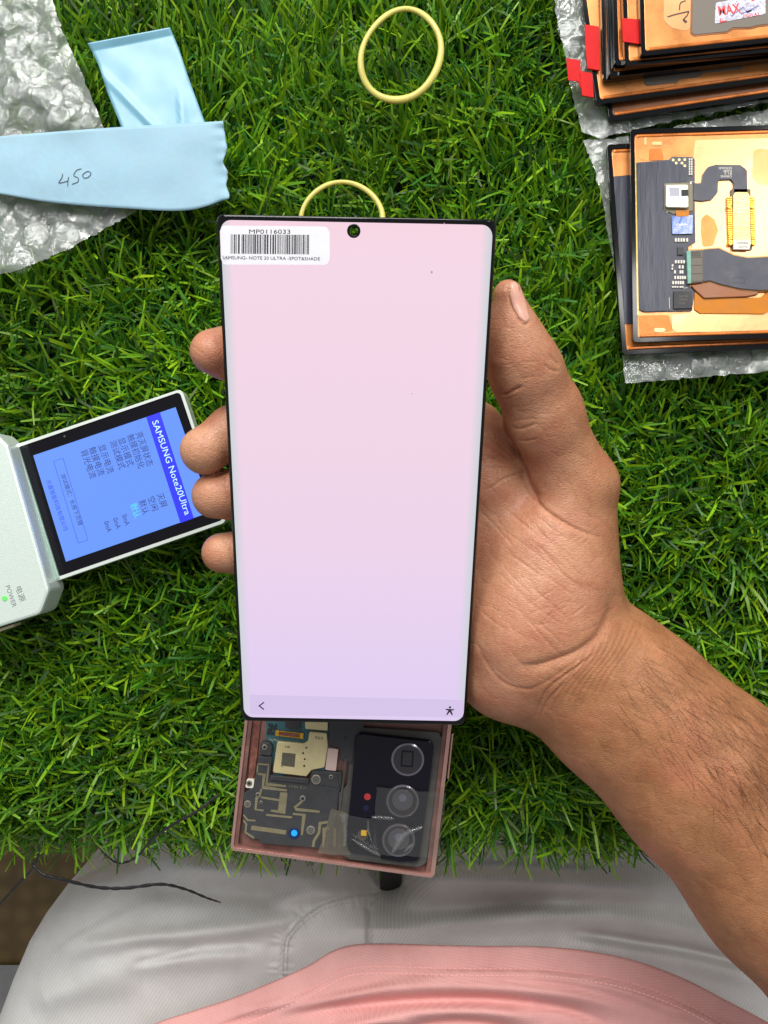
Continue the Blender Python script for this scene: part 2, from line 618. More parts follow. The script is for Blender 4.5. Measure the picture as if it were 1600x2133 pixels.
M_mint = solid("mint_metal", srgb(218, 230, 221), 0.32, 0.3, bump=0.12, bscale=2600, var=0.05, vscale=2500)
M_mint_dark = solid("mint_hinge", srgb(172, 198, 184), 0.34, 0.4, bump=0.05, bscale=2600)
M_rim = solid("lid_rim", srgb(222, 230, 222), 0.3, 0.3)
M_led = solid("green_led", srgb(96, 190, 90), 0.4, emit=srgb(90, 190, 84), estr=0.5)
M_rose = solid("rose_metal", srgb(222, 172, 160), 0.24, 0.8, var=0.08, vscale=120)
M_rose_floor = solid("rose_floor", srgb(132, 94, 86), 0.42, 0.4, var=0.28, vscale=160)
M_rose_dark = solid("rose_channel", srgb(146, 92, 80), 0.4, 0.4, var=0.4, vscale=260)
M_pcb = solid("teal_board", srgb(54, 98, 106), 0.4, var=0.15, vscale=400)
M_can = solid("gold_can", srgb(220, 204, 154), 0.36, 0.35, var=0.08, vscale=250)
M_chip = solid("grey_chip", srgb(92, 88, 72), 0.5, var=0.2, vscale=900)
M_char = solid("charcoal_plastic", srgb(56, 56, 58), 0.5, var=0.1, vscale=250, bump=0.06, bscale=1500)
M_char2 = solid("dusty_plastic", srgb(74, 72, 68), 0.6, var=0.28, vscale=160)
M_trace = solid("khaki_trace", srgb(126, 118, 92), 0.45, 0.1, var=0.12, vscale=500)
M_screw = solid("screw_steel", srgb(150, 144, 132), 0.35, 0.6)
M_pink_label = solid("pink_label", srgb(206, 178, 170), 0.6)
M_camglass = solid("camera_glass", (0.003, 0.002, 0.008, 1), 0.07, spec=0.4)
M_lensring = solid("lens_ring", srgb(140, 134, 144), 0.16, 0.8)
M_lens = solid("lens_glass", srgb(42, 36, 42), 0.12, coat=0.6)
M_lens2 = solid("lens_core", srgb(78, 76, 84), 0.15, coat=0.6)
M_lens3 = solid("lens_glint", srgb(104, 106, 126), 0.1, coat=0.6)
M_reddot = solid("red_window", srgb(170, 50, 54), 0.3)
M_bluedot = solid("blue_window", srgb(20, 20, 56), 0.2)
M_yellow = solid("flash_phosphor", srgb(236, 186, 36), 0.5)
M_flash = solid("flash_cup", srgb(74, 64, 52), 0.3)
M_cyan = solid("cyan_spot", srgb(30, 150, 226), 0.3, emit=srgb(20, 150, 230), estr=0.45)
M_navy = solid("navy_ring", srgb(24, 40, 82), 0.35)
M_tape_blue = solid("masking_tape", srgb(140, 176, 192), 0.6, var=0.09, vscale=130, bump=0.06, bscale=500, sss=0.12)
M_tape_gloss = solid("tape_back", srgb(118, 168, 188), 0.32, var=0.04, vscale=90, bump=0.05, bscale=120)
M_band = solid("rubber", srgb(198, 188, 98), 0.38, sss=0.7, var=0.06, vscale=200)
M_strand = solid("black_fibre", (0.012, 0.010, 0.012, 1), 0.45, bump=0.3, bscale=1200)
M_wrap = film("bubble_film", (0.95, 0.97, 0.96, 1), 0.30, 0.08, 1.8, 0.9, 190, (0.96, 0.98, 0.98, 1))
M_bubble = film("bubble_dome", (0.98, 0.99, 0.99, 1), 0.04, 0.05, 2.4, 0.30, 160, (0.96, 0.98, 0.98, 1))
M_clear = film("clear_tape", (0.86, 0.84, 0.80, 1), 0.02, 0.07, 1.8, 0.4, 95)
M_clear_old = film("old_tape", (0.80, 0.74, 0.62, 1), 0.18, 0.25, 1.2, 0.3, 260, (0.72, 0.66, 0.52, 1))
M_desk = solid("desk_board", srgb(96, 82, 66), 0.6, var=0.15, vscale=40)

# ------------------------------------------------------------------ setting: table, floor, turf
Z_ROOT = -0.024             # roots of the turf
Y_BEND = -0.112             # where the mat turns down over the table edge
R_BEND = 0.017


def floor_material():
    m, nt, p, out = nodes_of("floor_tile")
    tc = add(nt, "ShaderNodeTexCoord")
    vo = add(nt, "ShaderNodeTexVoronoi", i_Scale=48.0, i_Randomness=0.25)
    nz = add(nt, "ShaderNodeTexNoise", i_Scale=14.0, i_Detail=6.0)
    for n in (vo, nz): nt.links.new(tc.outputs["Object"], n.inputs["Vector"])
    sm = add(nt, "ShaderNodeMapRange"); sm.inputs[1].default_value, sm.inputs[2].default_value = 0.15, 0.55
    sm.inputs[3].default_value, sm.inputs[4].default_value = 0.0, 0.4
    nt.links.new(vo.outputs["Distance"], sm.inputs[0])
    ad = add(nt, "ShaderNodeMath", operation='ADD')
    nt.links.new(sm.outputs[0], ad.inputs[0]); nt.links.new(nz.outputs[0], ad.inputs[1])
    mx = add(nt, "ShaderNodeMix", data_type='RGBA')
    mx.inputs["A"].default_value, mx.inputs["B"].default_value = srgb(150, 122, 74), srgb(104, 82, 46)
    nt.links.new(ad.outputs[0], mx.inputs["Factor"])
    nt.links.new(mx.outputs["Result"], p.inputs["Base Color"])
    p.inputs["Roughness"].default_value = 0.6
    return m


fl = mk("floor", [(-1.2, -1.2, -0.46), (1.2, -1.2, -0.46), (1.2, 1.2, -0.46), (-1.2, 1.2, -0.46)], [(0, 1, 2, 3)], floor_material())
tag(fl, kind="structure")
sk = mk("floor_border", [(-1.2, -1.2, -0.456), (-0.30, -1.2, -0.456), (-0.30, -0.44, -0.456), (-1.2, -0.44, -0.456)], [(0, 1, 2, 3)],
        solid("grey_border", srgb(150, 148, 146), 0.6, var=0.1))
tag(sk, kind="structure")

tb_v, tb_f = [], []
prof = [(0.42, -0.0265), (Y_BEND - 0.002, -0.0265), (Y_BEND - 0.012, -0.031), (Y_BEND - 0.0145, -0.042), (Y_BEND - 0.0145, -0.062), (0.42, -0.062)]
for x in (-0.42, 0.42):
    tb_v += [(x, y, z) for y, z in prof]
n = len(prof)
tb_f = [tuple((i, i + n, (i + 1) % n + n, (i + 1) % n)) for i in range(n)] + [tuple(range(n)), tuple(range(2 * n - 1, n - 1, -1))]
tb = mk("table_top", tb_v, tb_f, M_desk)
tag(tb, kind="structure")

# backing of the turf mat, following the table edge
V, Fc = [], []
prof = [(0.30, 0.0)] + [(Y_BEND - R_BEND * math.sin(a), -R_BEND * (1 - math.cos(a))) for a in np.linspace(0, math.radians(85), 9)]
for x in np.linspace(-0.26, 0.26, 2):
    V += [(x, y, Z_ROOT + dz) for y, dz in prof]
n = len(prof)
Fc = [(i, i + n, i + 1 + n, i + 1) for i in range(n - 1)]
ob = mk("turf_backing", V, Fc, M_backing)
tag(ob, kind="structure")

# things that lie on the turf press it down: no blade rises there
KEEP = [
    [(-300, -200), (110, -40), (230, 270), (310, 430), (190, 520), (-300, 640)],
    [(180, 50), (370, 50), (480, 250), (480, 445), (150, 445)],
    [(1130, -200), (1200, 200), (1300, 810), (1800, 790), (1800, -200)],
    [(-300, 880), (370, 805), (490, 1100), (110, 1320), (-300, 1400)],
    [(470, 1480), (960, 1480), (925, 1835), (470, 1790)],
]


def inside(poly, x, y):
    r = np.zeros(x.shape, bool)
    n = len(poly)
    for i in range(n):
        x0, y0 = poly[i]; x1, y1 = poly[(i + 1) % n]
        c = ((y0 > y) != (y1 > y)) & (x < (x1 - x0) * (y - y0) / (y1 - y0 + 1e-12) + x0)
        r ^= c
    return r


def build_turf():
    X0, X1, Y0, Y1 = -0.205, 0.205, Y_BEND - 0.024, 0.245

    def ribbons(nb, seg, Lmin, Lmax, wmin, wmax, curl, pal, wts, top_lo, top_hi, tufted):
        if tufted:
            nt_ = nb // 7
            cx = rng.uniform(X0, X1, nt_); cy = rng.uniform(Y0, Y1, nt_)
            idx = rng.integers(0, nt_, nb)
            x = cx[idx] + rng.normal(0, 0.0013, nb); s = cy[idx] + rng.normal(0, 0.0013, nb)
            tlx = rng.normal(0, 0.22, nt_)[idx]; tly = rng.normal(0, 0.22, nt_)[idx]
        else:
            x = rng.uniform(X0, X1, nb); s = rng.uniform(Y0, Y1, nb)
            tlx = tly = 0
        # lean of each blade: slow waves over the mat, the tuft, and its own
        wx = 0.22 * np.sin(x * 31 + 1.3) * np.cos(s * 23) ; wy = 0.16 * np.cos(x * 19 - s * 27)
        up = np.clip((s + 0.02) / 0.10, 0, 1)
        lx = wx + tlx + rng.normal(0, 0.28, nb) * (1 + 0.8 * (1 - np.clip((s + 0.12) / 0.09, 0, 1)))
        ly = wy + tly + 0.08 + 0.20 * up + rng.normal(0, 0.28, nb) - 0.10 * (1 - np.clip((s + 0.12) / 0.05, 0, 1))
        L = rng.uniform(Lmin, Lmax, nb)
        w = rng.uniform(wmin, wmax, nb)
        az = np.arctan2(ly, lx); tl = np.clip(np.hypot(lx, ly), 0.05, 1.25)
        dirx, diry = np.cos(az), np.sin(az)
        pts = np.zeros((nb, seg + 1, 3))
        th = tl * 0.55
        bend = tl * 0.9 / seg + np.abs(rng.normal(0, 0.12, nb))
        if curl:
            az = az.copy()
        for k in range(seg):
            if curl:
                az = az + rng.normal(0, 1.0, nb); dirx, diry = np.cos(az), np.sin(az)
                th = np.clip(th + rng.normal(0, 0.6, nb), 0.1, 1.7)
            st = np.stack([np.sin(th) * dirx, np.sin(th) * diry, np.cos(th)], 1) * (L / seg)[:, None]
            pts[:, k + 1] = pts[:, k] + st
            th = th + bend
        top = rng.uniform(top_lo, top_hi, nb)
        zt = pts[:, :, 2].max(1)
        sc = np.minimum(1.0, (top - Z_ROOT) / np.maximum(zt, 1e-5))
        pts[:, :, 2] *= sc[:, None]
        # width direction
        psi = rng.normal(0, 0.7, nb)
        px_, py_ = -np.sin(az), np.cos(az)
        wv = np.stack([px_ * np.cos(psi), py_ * np.cos(psi), np.sin(psi)], 1)
        tp = np.ones(seg + 1); tp[-1] = 0.62
        if curl: tp[:] = 1
        wid = w[:, None] * tp[None, :] * 0.5
        # the fold over the table edge
        a = np.clip((Y_BEND - s) / R_BEND, 0, math.radians(88))
        ry = np.where(a > 0, Y_BEND - R_BEND * np.sin(a), s); rz = Z_ROOT - R_BEND * (1 - np.cos(a))
        left = pts + wv[:, None, :] * wid[:, :, None]
        right = pts - wv[:, None, :] * wid[:, :, None]
        out = np.stack([left, right], 2)                        # nb, seg+1, 2, 3
        ca, sa = np.cos(a)[:, None, None], np.sin(a)[:, None, None]
        oy = out[..., 1] * ca - out[..., 2] * sa
        oz = out[..., 1] * sa + out[..., 2] * ca
        out = np.stack([out[..., 0] + x[:, None, None], oy + ry[:, None, None], oz + rz[:, None, None]], -1)
        # none may stick up through what lies on the turf
        tip = out[:, -1, 0]
        pxx = CX + tip[:, 0] / (H - tip[:, 2]) * FPX; pyy = CY - tip[:, 1] / (H - tip[:, 2]) * FPX
        cov = np.zeros(nb, bool)
        for k in KEEP: cov |= inside(k, pxx, pyy)
        lim = np.where(cov, -0.0012, 0.02)
        out[..., 2] = np.minimum(out[..., 2], lim[:, None, None])
        col = np.array(pal)[rng.choice(len(pal), nb, p=wts)] * rng.uniform(0.72, 1.22, (nb, 1))
        col *= (1 + 0.16 * np.sin(x * 47 + 2 * np.sin(s * 31)) * np.cos(s * 39 + 1.1))[:, None]
        col *= np.stack([rng.uniform(0.85, 1.15, nb), np.ones(nb), np.ones(nb)], 1)
        return out.reshape(nb, (seg + 1) * 2, 3), col, seg

    sets = [
        ribbons(58000, 4, 0.016, 0.029, 0.00068, 0.00128, False,
                [(0.22, 0.41, 0.008), (0.11, 0.29, 0.010), (0.035, 0.14, 0.012), (0.10, 0.16, 0.055)], [0.30, 0.36, 0.28, 0.06],
                -0.016, 0.0005, True),
        ribbons(3200, 4, 0.020, 0.030, 0.0008, 0.00135, False,
                [(0.25, 0.44, 0.012), (0.13, 0.31, 0.012)], [0.5, 0.5], -0.001, 0.0045, False),
        ribbons(11000, 7, 0.014, 0.026, 0.00045, 0.0007, True,
                [(0.02, 0.17, 0.03), (0.03, 0.13, 0.02), (0.06, 0.22, 0.04)], [0.4, 0.4, 0.2], -0.020, -0.009, False),
    ]
    VV, FF, CC = [], [], []
    base = 0
    for out, col, seg in sets:
        nb = out.shape[0]; nv = (seg + 1) * 2
        VV.append(out.reshape(-1, 3)); CC.append(np.repeat(col, nv, 0))
        st = base + np.arange(nb) * nv
        for k in range(seg):
            FF.append(np.stack([st + 2 * k, st + 2 * k + 1, st + 2 * k + 3, st + 2 * k + 2], 1))
        base += nb * nv
    VV = np.concatenate(VV); FF = np.concatenate(FF); CC = np.concatenate(CC)
    me = bpy.data.meshes.new("artificial_grass")
    me.vertices.add(len(VV)); me.vertices.foreach_set("co", VV.astype(np.float32).ravel())
    me.loops.add(len(FF) * 4); me.loops.foreach_set("vertex_index", FF.astype(np.int32).ravel())
    me.polygons.add(len(FF)); me.polygons.foreach_set("loop_start", np.arange(len(FF), dtype=np.int32) * 4)
    at = me.attributes.new("tone", 'FLOAT_COLOR', 'POINT')
    at.data.foreach_set("color", np.concatenate([np.clip(CC, 0, 1), np.ones((len(CC), 1))], 1).astype(np.float32).ravel())
    me.update(calc_edges=True)
    me.polygons.foreach_set("use_smooth", [True] * len(me.polygons))
    me.materials.append(M_grass)
    o = bpy.data.objects.new("artificial_grass", me)
    COL.objects.link(o)
    tag(o, "bright green artificial grass mat covering the table top", "grass", kind="stuff")


build_turf()

# ------------------------------------------------------------------ the display held in the hand
W_D = 0.0755
d_top, d_bot = W_D * FPX / 590.0, W_D * FPX / 471.0
TL, TR = P(444, 446, H - d_top), P(1034, 457, H - d_top)
BL, BR = P(504, 1503, H - d_bot), P(975, 1512, H - d_bot)
ex = ((TR - TL) + (BR - BL)).normalized()
ey = ((BL - TL) + (BR - TR))
ey = (ey - ex * ey.dot(ex)).normalized()
en = ey.cross(ex).normalized()
if en.z < 0: en = -en
CEN = (TL + TR + BL + BR) / 4
L_D = ((BL - TL).length + (BR - TR).length) / 2
D_O = CEN - ex * W_D / 2 - ey * L_D / 2
DF = Frame(CEN, en)


def dloc(px, py):
    """position on the held display, metres from its top left corner"""
    q = DF.at(px, py) - D_O
    return q.dot(ex), q.dot(ey)


def dpt(a, b, h=0.0):
    return D_O + ex * a + ey * b + en * h


def side_curve(a):
    e = min(a, W_D - a)
    A, B = 0.0042, 0.0019
    if e >= A: return 0.0
    return -B + B * math.sqrt(max(0.0, 1 - ((A - e) / A) ** 2))


def rr_loop(inset_x, inset_t, inset_b, r, n=7):
    x0, x1, y0, y1 = inset_x, W_D - inset_x, inset_t, L_D - inset_b
    out = []
    for cx, cy, a0 in ((x0 + r, y0 + r, 180), (x1 - r, y0 + r, 270), (x1 - r, y1 - r, 0), (x0 + r, y1 - r, 90)):
        for k in range(n + 1):
            t = math.radians(a0 + 90 * k / n)
            out.append((cx + r * math.cos(t), cy + r * math.sin(t)))
    return out


def build_held_display():
    rt = root("phone_display", dpt(W_D / 2, L_D / 2, -0.002), "lit curved phone display glowing pink to lilac, held in the hand", "display")
    ix, it, ib = 0.00115, 0.0014, 0.0018
    hole = dloc(737, 481)
    # rim: from the back edge round to the start of the picture
    loops = []
    for s, dz in ((0.0003, -0.0034), (0.0, -0.0026), (0.0, -0.0004), (0.0002, 0.0)):
        loops.append([(a, b, side_curve(max(a, 0.0002)) + dz) for a, b in rr_loop(s, s, s, 0.0022)])
    for f in (0.5, 1.0):
        loops.append([(a, b, side_curve(a) + 0.00002) for a, b in rr_loop(ix * f, it * f, ib * f, 0.0022 + 0.0009 * f)])
    V, Fc = [], []
    m = len(loops[0])
    for lp in loops: V += [dpt(a, b, h) for a, b, h in lp]
    for i in range(len(loops) - 1):
        for k in range(m):
            l = (k + 1) % m
            Fc.append((i * m + k, i * m + l, (i + 1) * m + l, (i + 1) * m + k))
    rim = mk("black_rim", V, Fc, M_black, rt, True)
    # picture area, following the curved sides, with the camera hole left open
    loops = []
    for s in (0.0, 0.0004, 0.0008, 0.0013, 0.0018, 0.0024, 0.0030):
        loops.append([(a, b, side_curve(a)) for a, b in rr_loop(ix + s, it + s * 0.2, ib + s * 0.2, max(0.0031 - s * 0.6, 0.001))])
    V, Fc, uv = [], [], []
    for lp in loops:
        for a, b, h in lp:
            V.append(dpt(a, b, h)); uv.append((a / W_D, b / L_D, 0))
    for i in range(len(loops) - 1):
        for k in range(m):
            l = (k + 1) % m
            Fc.append((i * m + k, i * m + l, (i + 1) * m + l, (i + 1) * m + k))
    rh = 0.00178
    hl = [(hole[0] + rh * math.cos(t), hole[1] + rh * math.sin(t)) for t in np.linspace(0, 2 * math.pi, 28, endpoint=False)]
    ib0 = (len(loops) - 1) * m
    hb = len(V)
    for a, b in hl: V.append(dpt(a, b, 0)); uv.append((a / W_D, b / L_D, 0))
    tri = tessellate_polygon([[Vector((a, b, 0)) * 1000 for a, b, h in loops[-1]], [Vector((a, b, 0)) * 1000 for a, b in hl]])
    mp = list(range(ib0, ib0 + m)) + list(range(hb, hb + len(hl)))
    for t in tri: Fc.append(tuple(mp[i] for i in t))
    ramp = [(0.0, srgb(238, 205, 217)), (1.0, srgb(215, 197, 232)), (0.08, srgb(236, 207, 222)), (0.40, srgb(232, 205, 222)), (0.62, srgb(227, 203, 226)), (0.85, srgb(219, 199, 232))]
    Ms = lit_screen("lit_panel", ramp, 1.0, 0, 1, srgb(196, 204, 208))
    scr = mk("screen", V, Fc, Ms, rt, True)
    at = scr.data.attributes.new("uvw", 'FLOAT_VECTOR', 'POINT')
    at.data.foreach_set("vector", [c for u in uv for c in u])
    bm = bmesh.new(); bm.from_mesh(scr.data)
    bmesh.ops.recalc_face_normals(bm, faces=bm.faces)
    bm.to_mesh(scr.data); bm.free()
    # back of the panel
    outer = rr_loop(0.0014, 0.0006, 0.0006, 0.002)
    lp = [[dpt(a, b, -0.0036) for a, b in outer], [dpt(a, b, -0.0036) for a, b in hl]]
    tri = tessellate_polygon([[Vector((a, b, 0)) * 1000 for a, b in outer], [Vector((a, b, 0)) * 1000 for a, b in hl]])
    mk("back_film", lp[0] + lp[1], [tuple(t) for t in tri], M_copper, rt)
    # ring round the camera hole, a short black sleeve
    V, Fc = [], []
    prof = [(rh * 0.98, -0.0034), (rh * 0.68, -0.0030), (rh * 0.66, 0.0), (rh * 0.74, 0.00012), (rh * 1.0, 0.00012), (rh * 1.03, -0.0001)]
    ns = 28
    for r, h in prof:
        for t in np.linspace(0, 2 * math.pi, ns, endpoint=False):
            V.append(dpt(hole[0] + r * math.cos(t), hole[1] + r * math.sin(t), h))
    for i in range(len(prof) - 1):
        for k in range(ns):
            l = (k + 1) % ns
            Fc.append((i * ns + k, i * ns + l, (i + 1) * ns + l, (i + 1) * ns + k))
    mk("camera_hole", V, Fc, M_black, rt, True)
    # lower bar of the picture with two signs
    bar = [(520, 1447), (966, 1458), (964, 1494), (521, 1488)]
    mb = lit_screen("lit_bar", [(0.0, srgb(208, 190, 226)), (1.0, srgb(211, 191, 229))], 0.97, 0, 1)
    b = mk("navigation_bar", [DF.at(x, y, 0.00006) for x, y in fillet(bar, 3)], [tuple(range(len(fillet(bar, 3))))[::-1]], mb, scr)
    at = b.data.attributes.new("uvw", 'FLOAT_VECTOR', 'POINT')
    at.data.foreach_set("vector", [0.5] * (3 * len(b.data.vertices)))
    plate("back_arrow", stroke_poly([(550, 1463), (540, 1470.5), (550, 1478)], 2.4), DF, 0.00008, 0.00014, M_dark_ink, scr)
    multi("figure_sign", [circ(937.5, 1473.5, 2.4, 12), [(928.5, 1476.5), (946, 1477.5), (946, 1479.5), (940.5, 1480), (943.5, 1489), (941, 1490), (937, 1483), (932, 1489.5), (929.8, 1488.5), (934, 1480), (928.5, 1478.8)]],
          DF, 0.00008, 0.00014, M_dark_ink, scr)
    # label: rounded paper sticker with a bar code
    V, Fc = [], []
    nx, ny = 48, 4
    for i in range(nx + 1):
        u = i / nx
        x = 457.5 + 229.5 * u
        e = min(x - 457.5, 687 - x)
        c = 0.0 if e >= 12 else 12 - math.sqrt(max(0.0, 144 - (12 - e) ** 2))
        y0_, y1_ = 469.5 + 2.5 * u + c, 551 + 0.5 * u - c
        for j in range(ny + 1):
            a, b = dloc(x + 2.0 * (j / ny) * (1 - u), y0_ + (y1_ - y0_) * j / ny)
            V.append(dpt(a, b, side_curve(a) + 0.00012))
    for i in range(nx):
        for j in range(ny): Fc.append((i * (ny + 1) + j, i * (ny + 1) + j + 1, (i + 1) * (ny + 1) + j + 1, (i + 1) * (ny + 1) + j))
    lab = mk("label_sticker", V, Fc, M_sticker, rt)
    sm_ = lab.modifiers.new("thickness", 'SOLIDIFY'); sm_.thickness = 0.00008; sm_.offset = 0
    lettering("print_text", [
        ("MP0116033", 519, 486.5, 86, 12.5, 0.2, 0.0),
        ("SAMSUNG- NOTE 20 ULTRA -SPOT&SHADE", 463.5, 539.5, 203, 9.6, 0.8, 0.0)], DF, 0.0002, M_grey_ink, lab)
    bars = []
    x = 481.0
    rr = random.Random(4)
    while x < 645:
        w = rr.choice([0.9, 1.2, 1.8, 2.6, 3.6])
        if 499 < x < 503 or 560 < x < 563: x += 2.0
        k = (x - 481) / 165.0
        bars.append([(x, 488 + k * 1.2), (x + w, 488 + k * 1.2), (x + w - 0.3, 528 + k * 1.6), (x - 0.3, 528 + k * 1.6)])
        x += w + rr.choice([0.9, 1.2, 1.6, 2.4])
    multi("bar_code", bars, DF, 0.00015, 0.0002, M_grey_ink, lab)
    # tiny marks on the glass
    for x, y, r in ((899.5, 567, 2.0), (925.5, 465.5, 1.2), (858, 820, 0.9)):
        plate("speck", circ(x, y, r, 8, 1.5), DF, 0.00002, 0.00006, M_speck, scr)
    return rt


build_held_display()

# ------------------------------------------------------------------ the person: hand, forearm, trousers, shirt


def hand_field():
    vox = 0.0008
    lo = np.array([-0.078, -0.235, -0.012]); hi = np.array([0.225, 0.098, 0.080])
    N = np.ceil((hi - lo) / vox).astype(int) + 1
    ax = [lo[i] + vox * np.arange(N[i]) for i in range(3)]

    def sub(D, pts, zs, k, pad=0.022):
        """chain of tapering round limbs; zs > 1 flattens them in height"""
        q = [(np.array(P(a, b, c)), r) for a, b, c, r in pts]
        for (A, ra), (B, rb) in zip(q[:-1], q[1:]):
            r = max(ra, rb) + pad
            i0 = np.clip(((np.minimum(A, B) - r - lo) / vox).astype(int), 0, N - 1)
            i1 = np.clip(((np.maximum(A, B) + r - lo) / vox).astype(int) + 2, 1, N)
            if (i1 <= i0).any(): continue
            X = ax[0][i0[0]:i1[0], None, None]; Y = ax[1][None, i0[1]:i1[1], None]; Z = ax[2][None, None, i0[2]:i1[2]]
            ab = (B - A) * np.array([1, 1, zs]); L2 = (ab ** 2).sum()
            t = np.clip(((X - A[0]) * ab[0] + (Y - A[1]) * ab[1] + (Z - A[2]) * zs * ab[2]) / L2, 0, 1).astype(np.float32)
            d = np.sqrt((X - A[0] - t * (B - A)[0]) ** 2 + (Y - A[1] - t * (B - A)[1]) ** 2 + ((Z - A[2] - t * (B - A)[2]) * zs) ** 2)
            d = (d - (ra + t * (rb - ra))).astype(np.float32)
            s = (slice(i0[0], i1[0]), slice(i0[1], i1[1]), slice(i0[2], i1[2]))
            e = D[s]
            hh = np.maximum(k - np.abs(e - d), 0) / k
            D[s] = np.minimum(e, d) - hh * hh * k * 0.25

    big = lambda: np.full(N, 0.03, np.float32)
    D = big()
    # forearm and wrist
    sub(D, [(1185, 1362, .0245, .0245), (1240, 1410, .0255, .0252), (1325, 1484, .0270, .0266), (1461, 1616, .029, .0294), (1650, 1812, .030, .0334), (2000, 2190, .030, .040), (2180, 2390, .030, .041)], 1.3, 0.010)
    # heel of the hand and palm
    sub(D, [(1130, 1160, .0275, .0215), (1112, 1290, .0270, .0235), (1130, 1345, .0260, .0225)], 1.12, 0.012)
    sub(D, [(1030, 1290, .0190, .0195), (1052, 1398, .0225, .0165)], 1.15, 0.010)
    sub(D, [(1000, 980, .0220, .0150), (965, 1230, .0150, .0165)], 1.1, 0.012)
    sub(D, [(1206, 1022, .0340, .0124), (1186, 1185, .0310, .0142)], 1.0, 0.012)
    sub(D, [(975, 908, .0270, .0112), (1010, 1010, .0235, .0120)], 1.0, 0.010)
    # thumb
    sub(D, [(1196, 1000, .0350, .0124), (1135, 862, .0450, .0111), (1094, 772, .0530, .0102), (1076, 728, .0570, .0083), (1066, 686, .0598, .0062), (1058, 614, .0640, .0046)], 1.0, 0.006)
    Fg = big()
    fingers = [
        [(975, 908, .030, .0108), (780, 800, .0460, .0090), (560, 742, .0500, .0080), (478, 737, .0570, .0072), (442, 733, .0615, .0063)],
        [(985, 1000, .026, .0112), (760, 930, .0390, .0094), (580, 885, .0445, .0084), (486, 897, .0490, .0072), (428, 938, .0530, .0074)],
        [(970, 1100, .022, .0110), (750, 1060, .0340, .0090), (575, 1030, .0400, .0082), (492, 1028, .0455, .0073), (447, 1033, .0488, .0069)],
        [(960, 1210, .018, .0100), (760, 1180, .0280, .0082), (590, 1160, .0345, .0073), (505, 1151, .0405, .0062), (461, 1152, .0435, .0063)]]
    for f in fingers:
        G = big()
        sub(G, f, 1.0, 0.004)
        k = 0.0010
        hh = np.maximum(k - np.abs(Fg - G), 0) / k
        Fg = np.minimum(Fg, G) - hh * hh * k * 0.25
    k = 0.008
    hh = np.maximum(k - np.abs(D - Fg), 0) / k
    D = np.minimum(D, Fg) - hh * hh * k * 0.25
    # the display presses into the flesh it touches
    X = ax[0][:, None, None]; Y = ax[1][None, :, None]; Z = ax[2][None, None, :]
    rel = lambda e: ((X - D_O.x) * e.x + (Y - D_O.y) * e.y + (Z - D_O.z) * e.z).astype(np.float32)
    a, b, h = rel(ex), rel(ey), rel(en)
    m = 0.0003
    box = np.maximum(np.maximum(np.abs(a - W_D / 2) - W_D / 2 - m, np.abs(b - L_D / 2) - L_D / 2 - m), np.maximum(-h - 0.0037 - m, h - 0.012))
    D = np.maximum(D, -box)
    return D, lo, vox


def surface_nets(D, lo, vox):
    ins = D < 0
    c = [ins[i:ins.shape[0] - 1 + i, j:ins.shape[1] - 1 + j, k:ins.shape[2] - 1 + k] for i in (0, 1) for j in (0, 1) for k in (0, 1)]
    s = np.zeros(c[0].shape, np.int8)
    for q in c: s += q
    act = np.argwhere((s > 0) & (s < 8))
    idx = np.full(c[0].shape, -1, np.int32)
    idx[act[:, 0], act[:, 1], act[:, 2]] = np.arange(len(act))
    off = [(i, j, k) for i in (0, 1) for j in (0, 1) for k in (0, 1)]
    val = np.stack([D[act[:, 0] + o[0], act[:, 1] + o[1], act[:, 2] + o[2]] for o in off], 1)
    acc = np.zeros((len(act), 3)); cnt = np.zeros(len(act))
    for p in range(8):
        for q in range(p + 1, 8):
            d = np.abs(np.array(off[p]) - np.array(off[q]))
            if d.sum() != 1: continue
            v0, v1 = val[:, p], val[:, q]
            m = (v0 < 0) != (v1 < 0)
            t = np.where(m, v0 / np.where(m, v0 - v1, 1), 0)
            pos = np.array(off[p]) + t[:, None] * (np.array(off[q]) - np.array(off[p]))
            acc += np.where(m[:, None], pos, 0); cnt += m
    verts = (act + acc / cnt[:, None]) * vox + lo
    quads = []
    for axis in range(3):
        o1, o2 = [(1, 2), (2, 0), (0, 1)][axis]
        sl0 = [slice(None)] * 3; sl1 = [slice(None)] * 3
        sl0[axis] = slice(0, -1); sl1[axis] = slice(1, None)
        a, b = ins[tuple(sl0)], ins[tuple(sl1)]
        e = np.argwhere(a != b)
        ok = (e[:, o1] > 0) & (e[:, o2] > 0) & (e[:, o1] < ins.shape[o1] - 1) & (e[:, o2] < ins.shape[o2] - 1)
        e = e[ok]
        flip = ~a[e[:, 0], e[:, 1], e[:, 2]]
        def g(d1, d2):
            q = e.copy(); q[:, o1] -= d1; q[:, o2] -= d2
            return idx[q[:, 0], q[:, 1], q[:, 2]]
        Q = np.stack([g(1, 1), g(0, 1), g(0, 0), g(1, 0)], 1)
        Q[flip] = Q[flip][:, ::-1]
        quads.append(Q)
    quads = np.concatenate(quads)
    quads = quads[(quads >= 0).all(1)]
    return verts, quads


def relax(verts, quads, it=4, lam=0.5):
    e = np.concatenate([quads[:, [0, 1]], quads[:, [1, 2]], quads[:, [2, 3]], quads[:, [3, 0]]])
    n = len(verts)
    deg = np.bincount(e[:, 0], minlength=n) + np.bincount(e[:, 1], minlength=n)
    for i in range(it):
        l = lam if i % 2 == 0 else -lam * 0.9
        acc = np.stack([np.bincount(e[:, 0], verts[e[:, 1], k], n) + np.bincount(e[:, 1], verts[e[:, 0], k], n) for k in range(3)], 1)
        verts = verts + l * (acc / np.maximum(deg, 1)[:, None] - verts)
    return verts


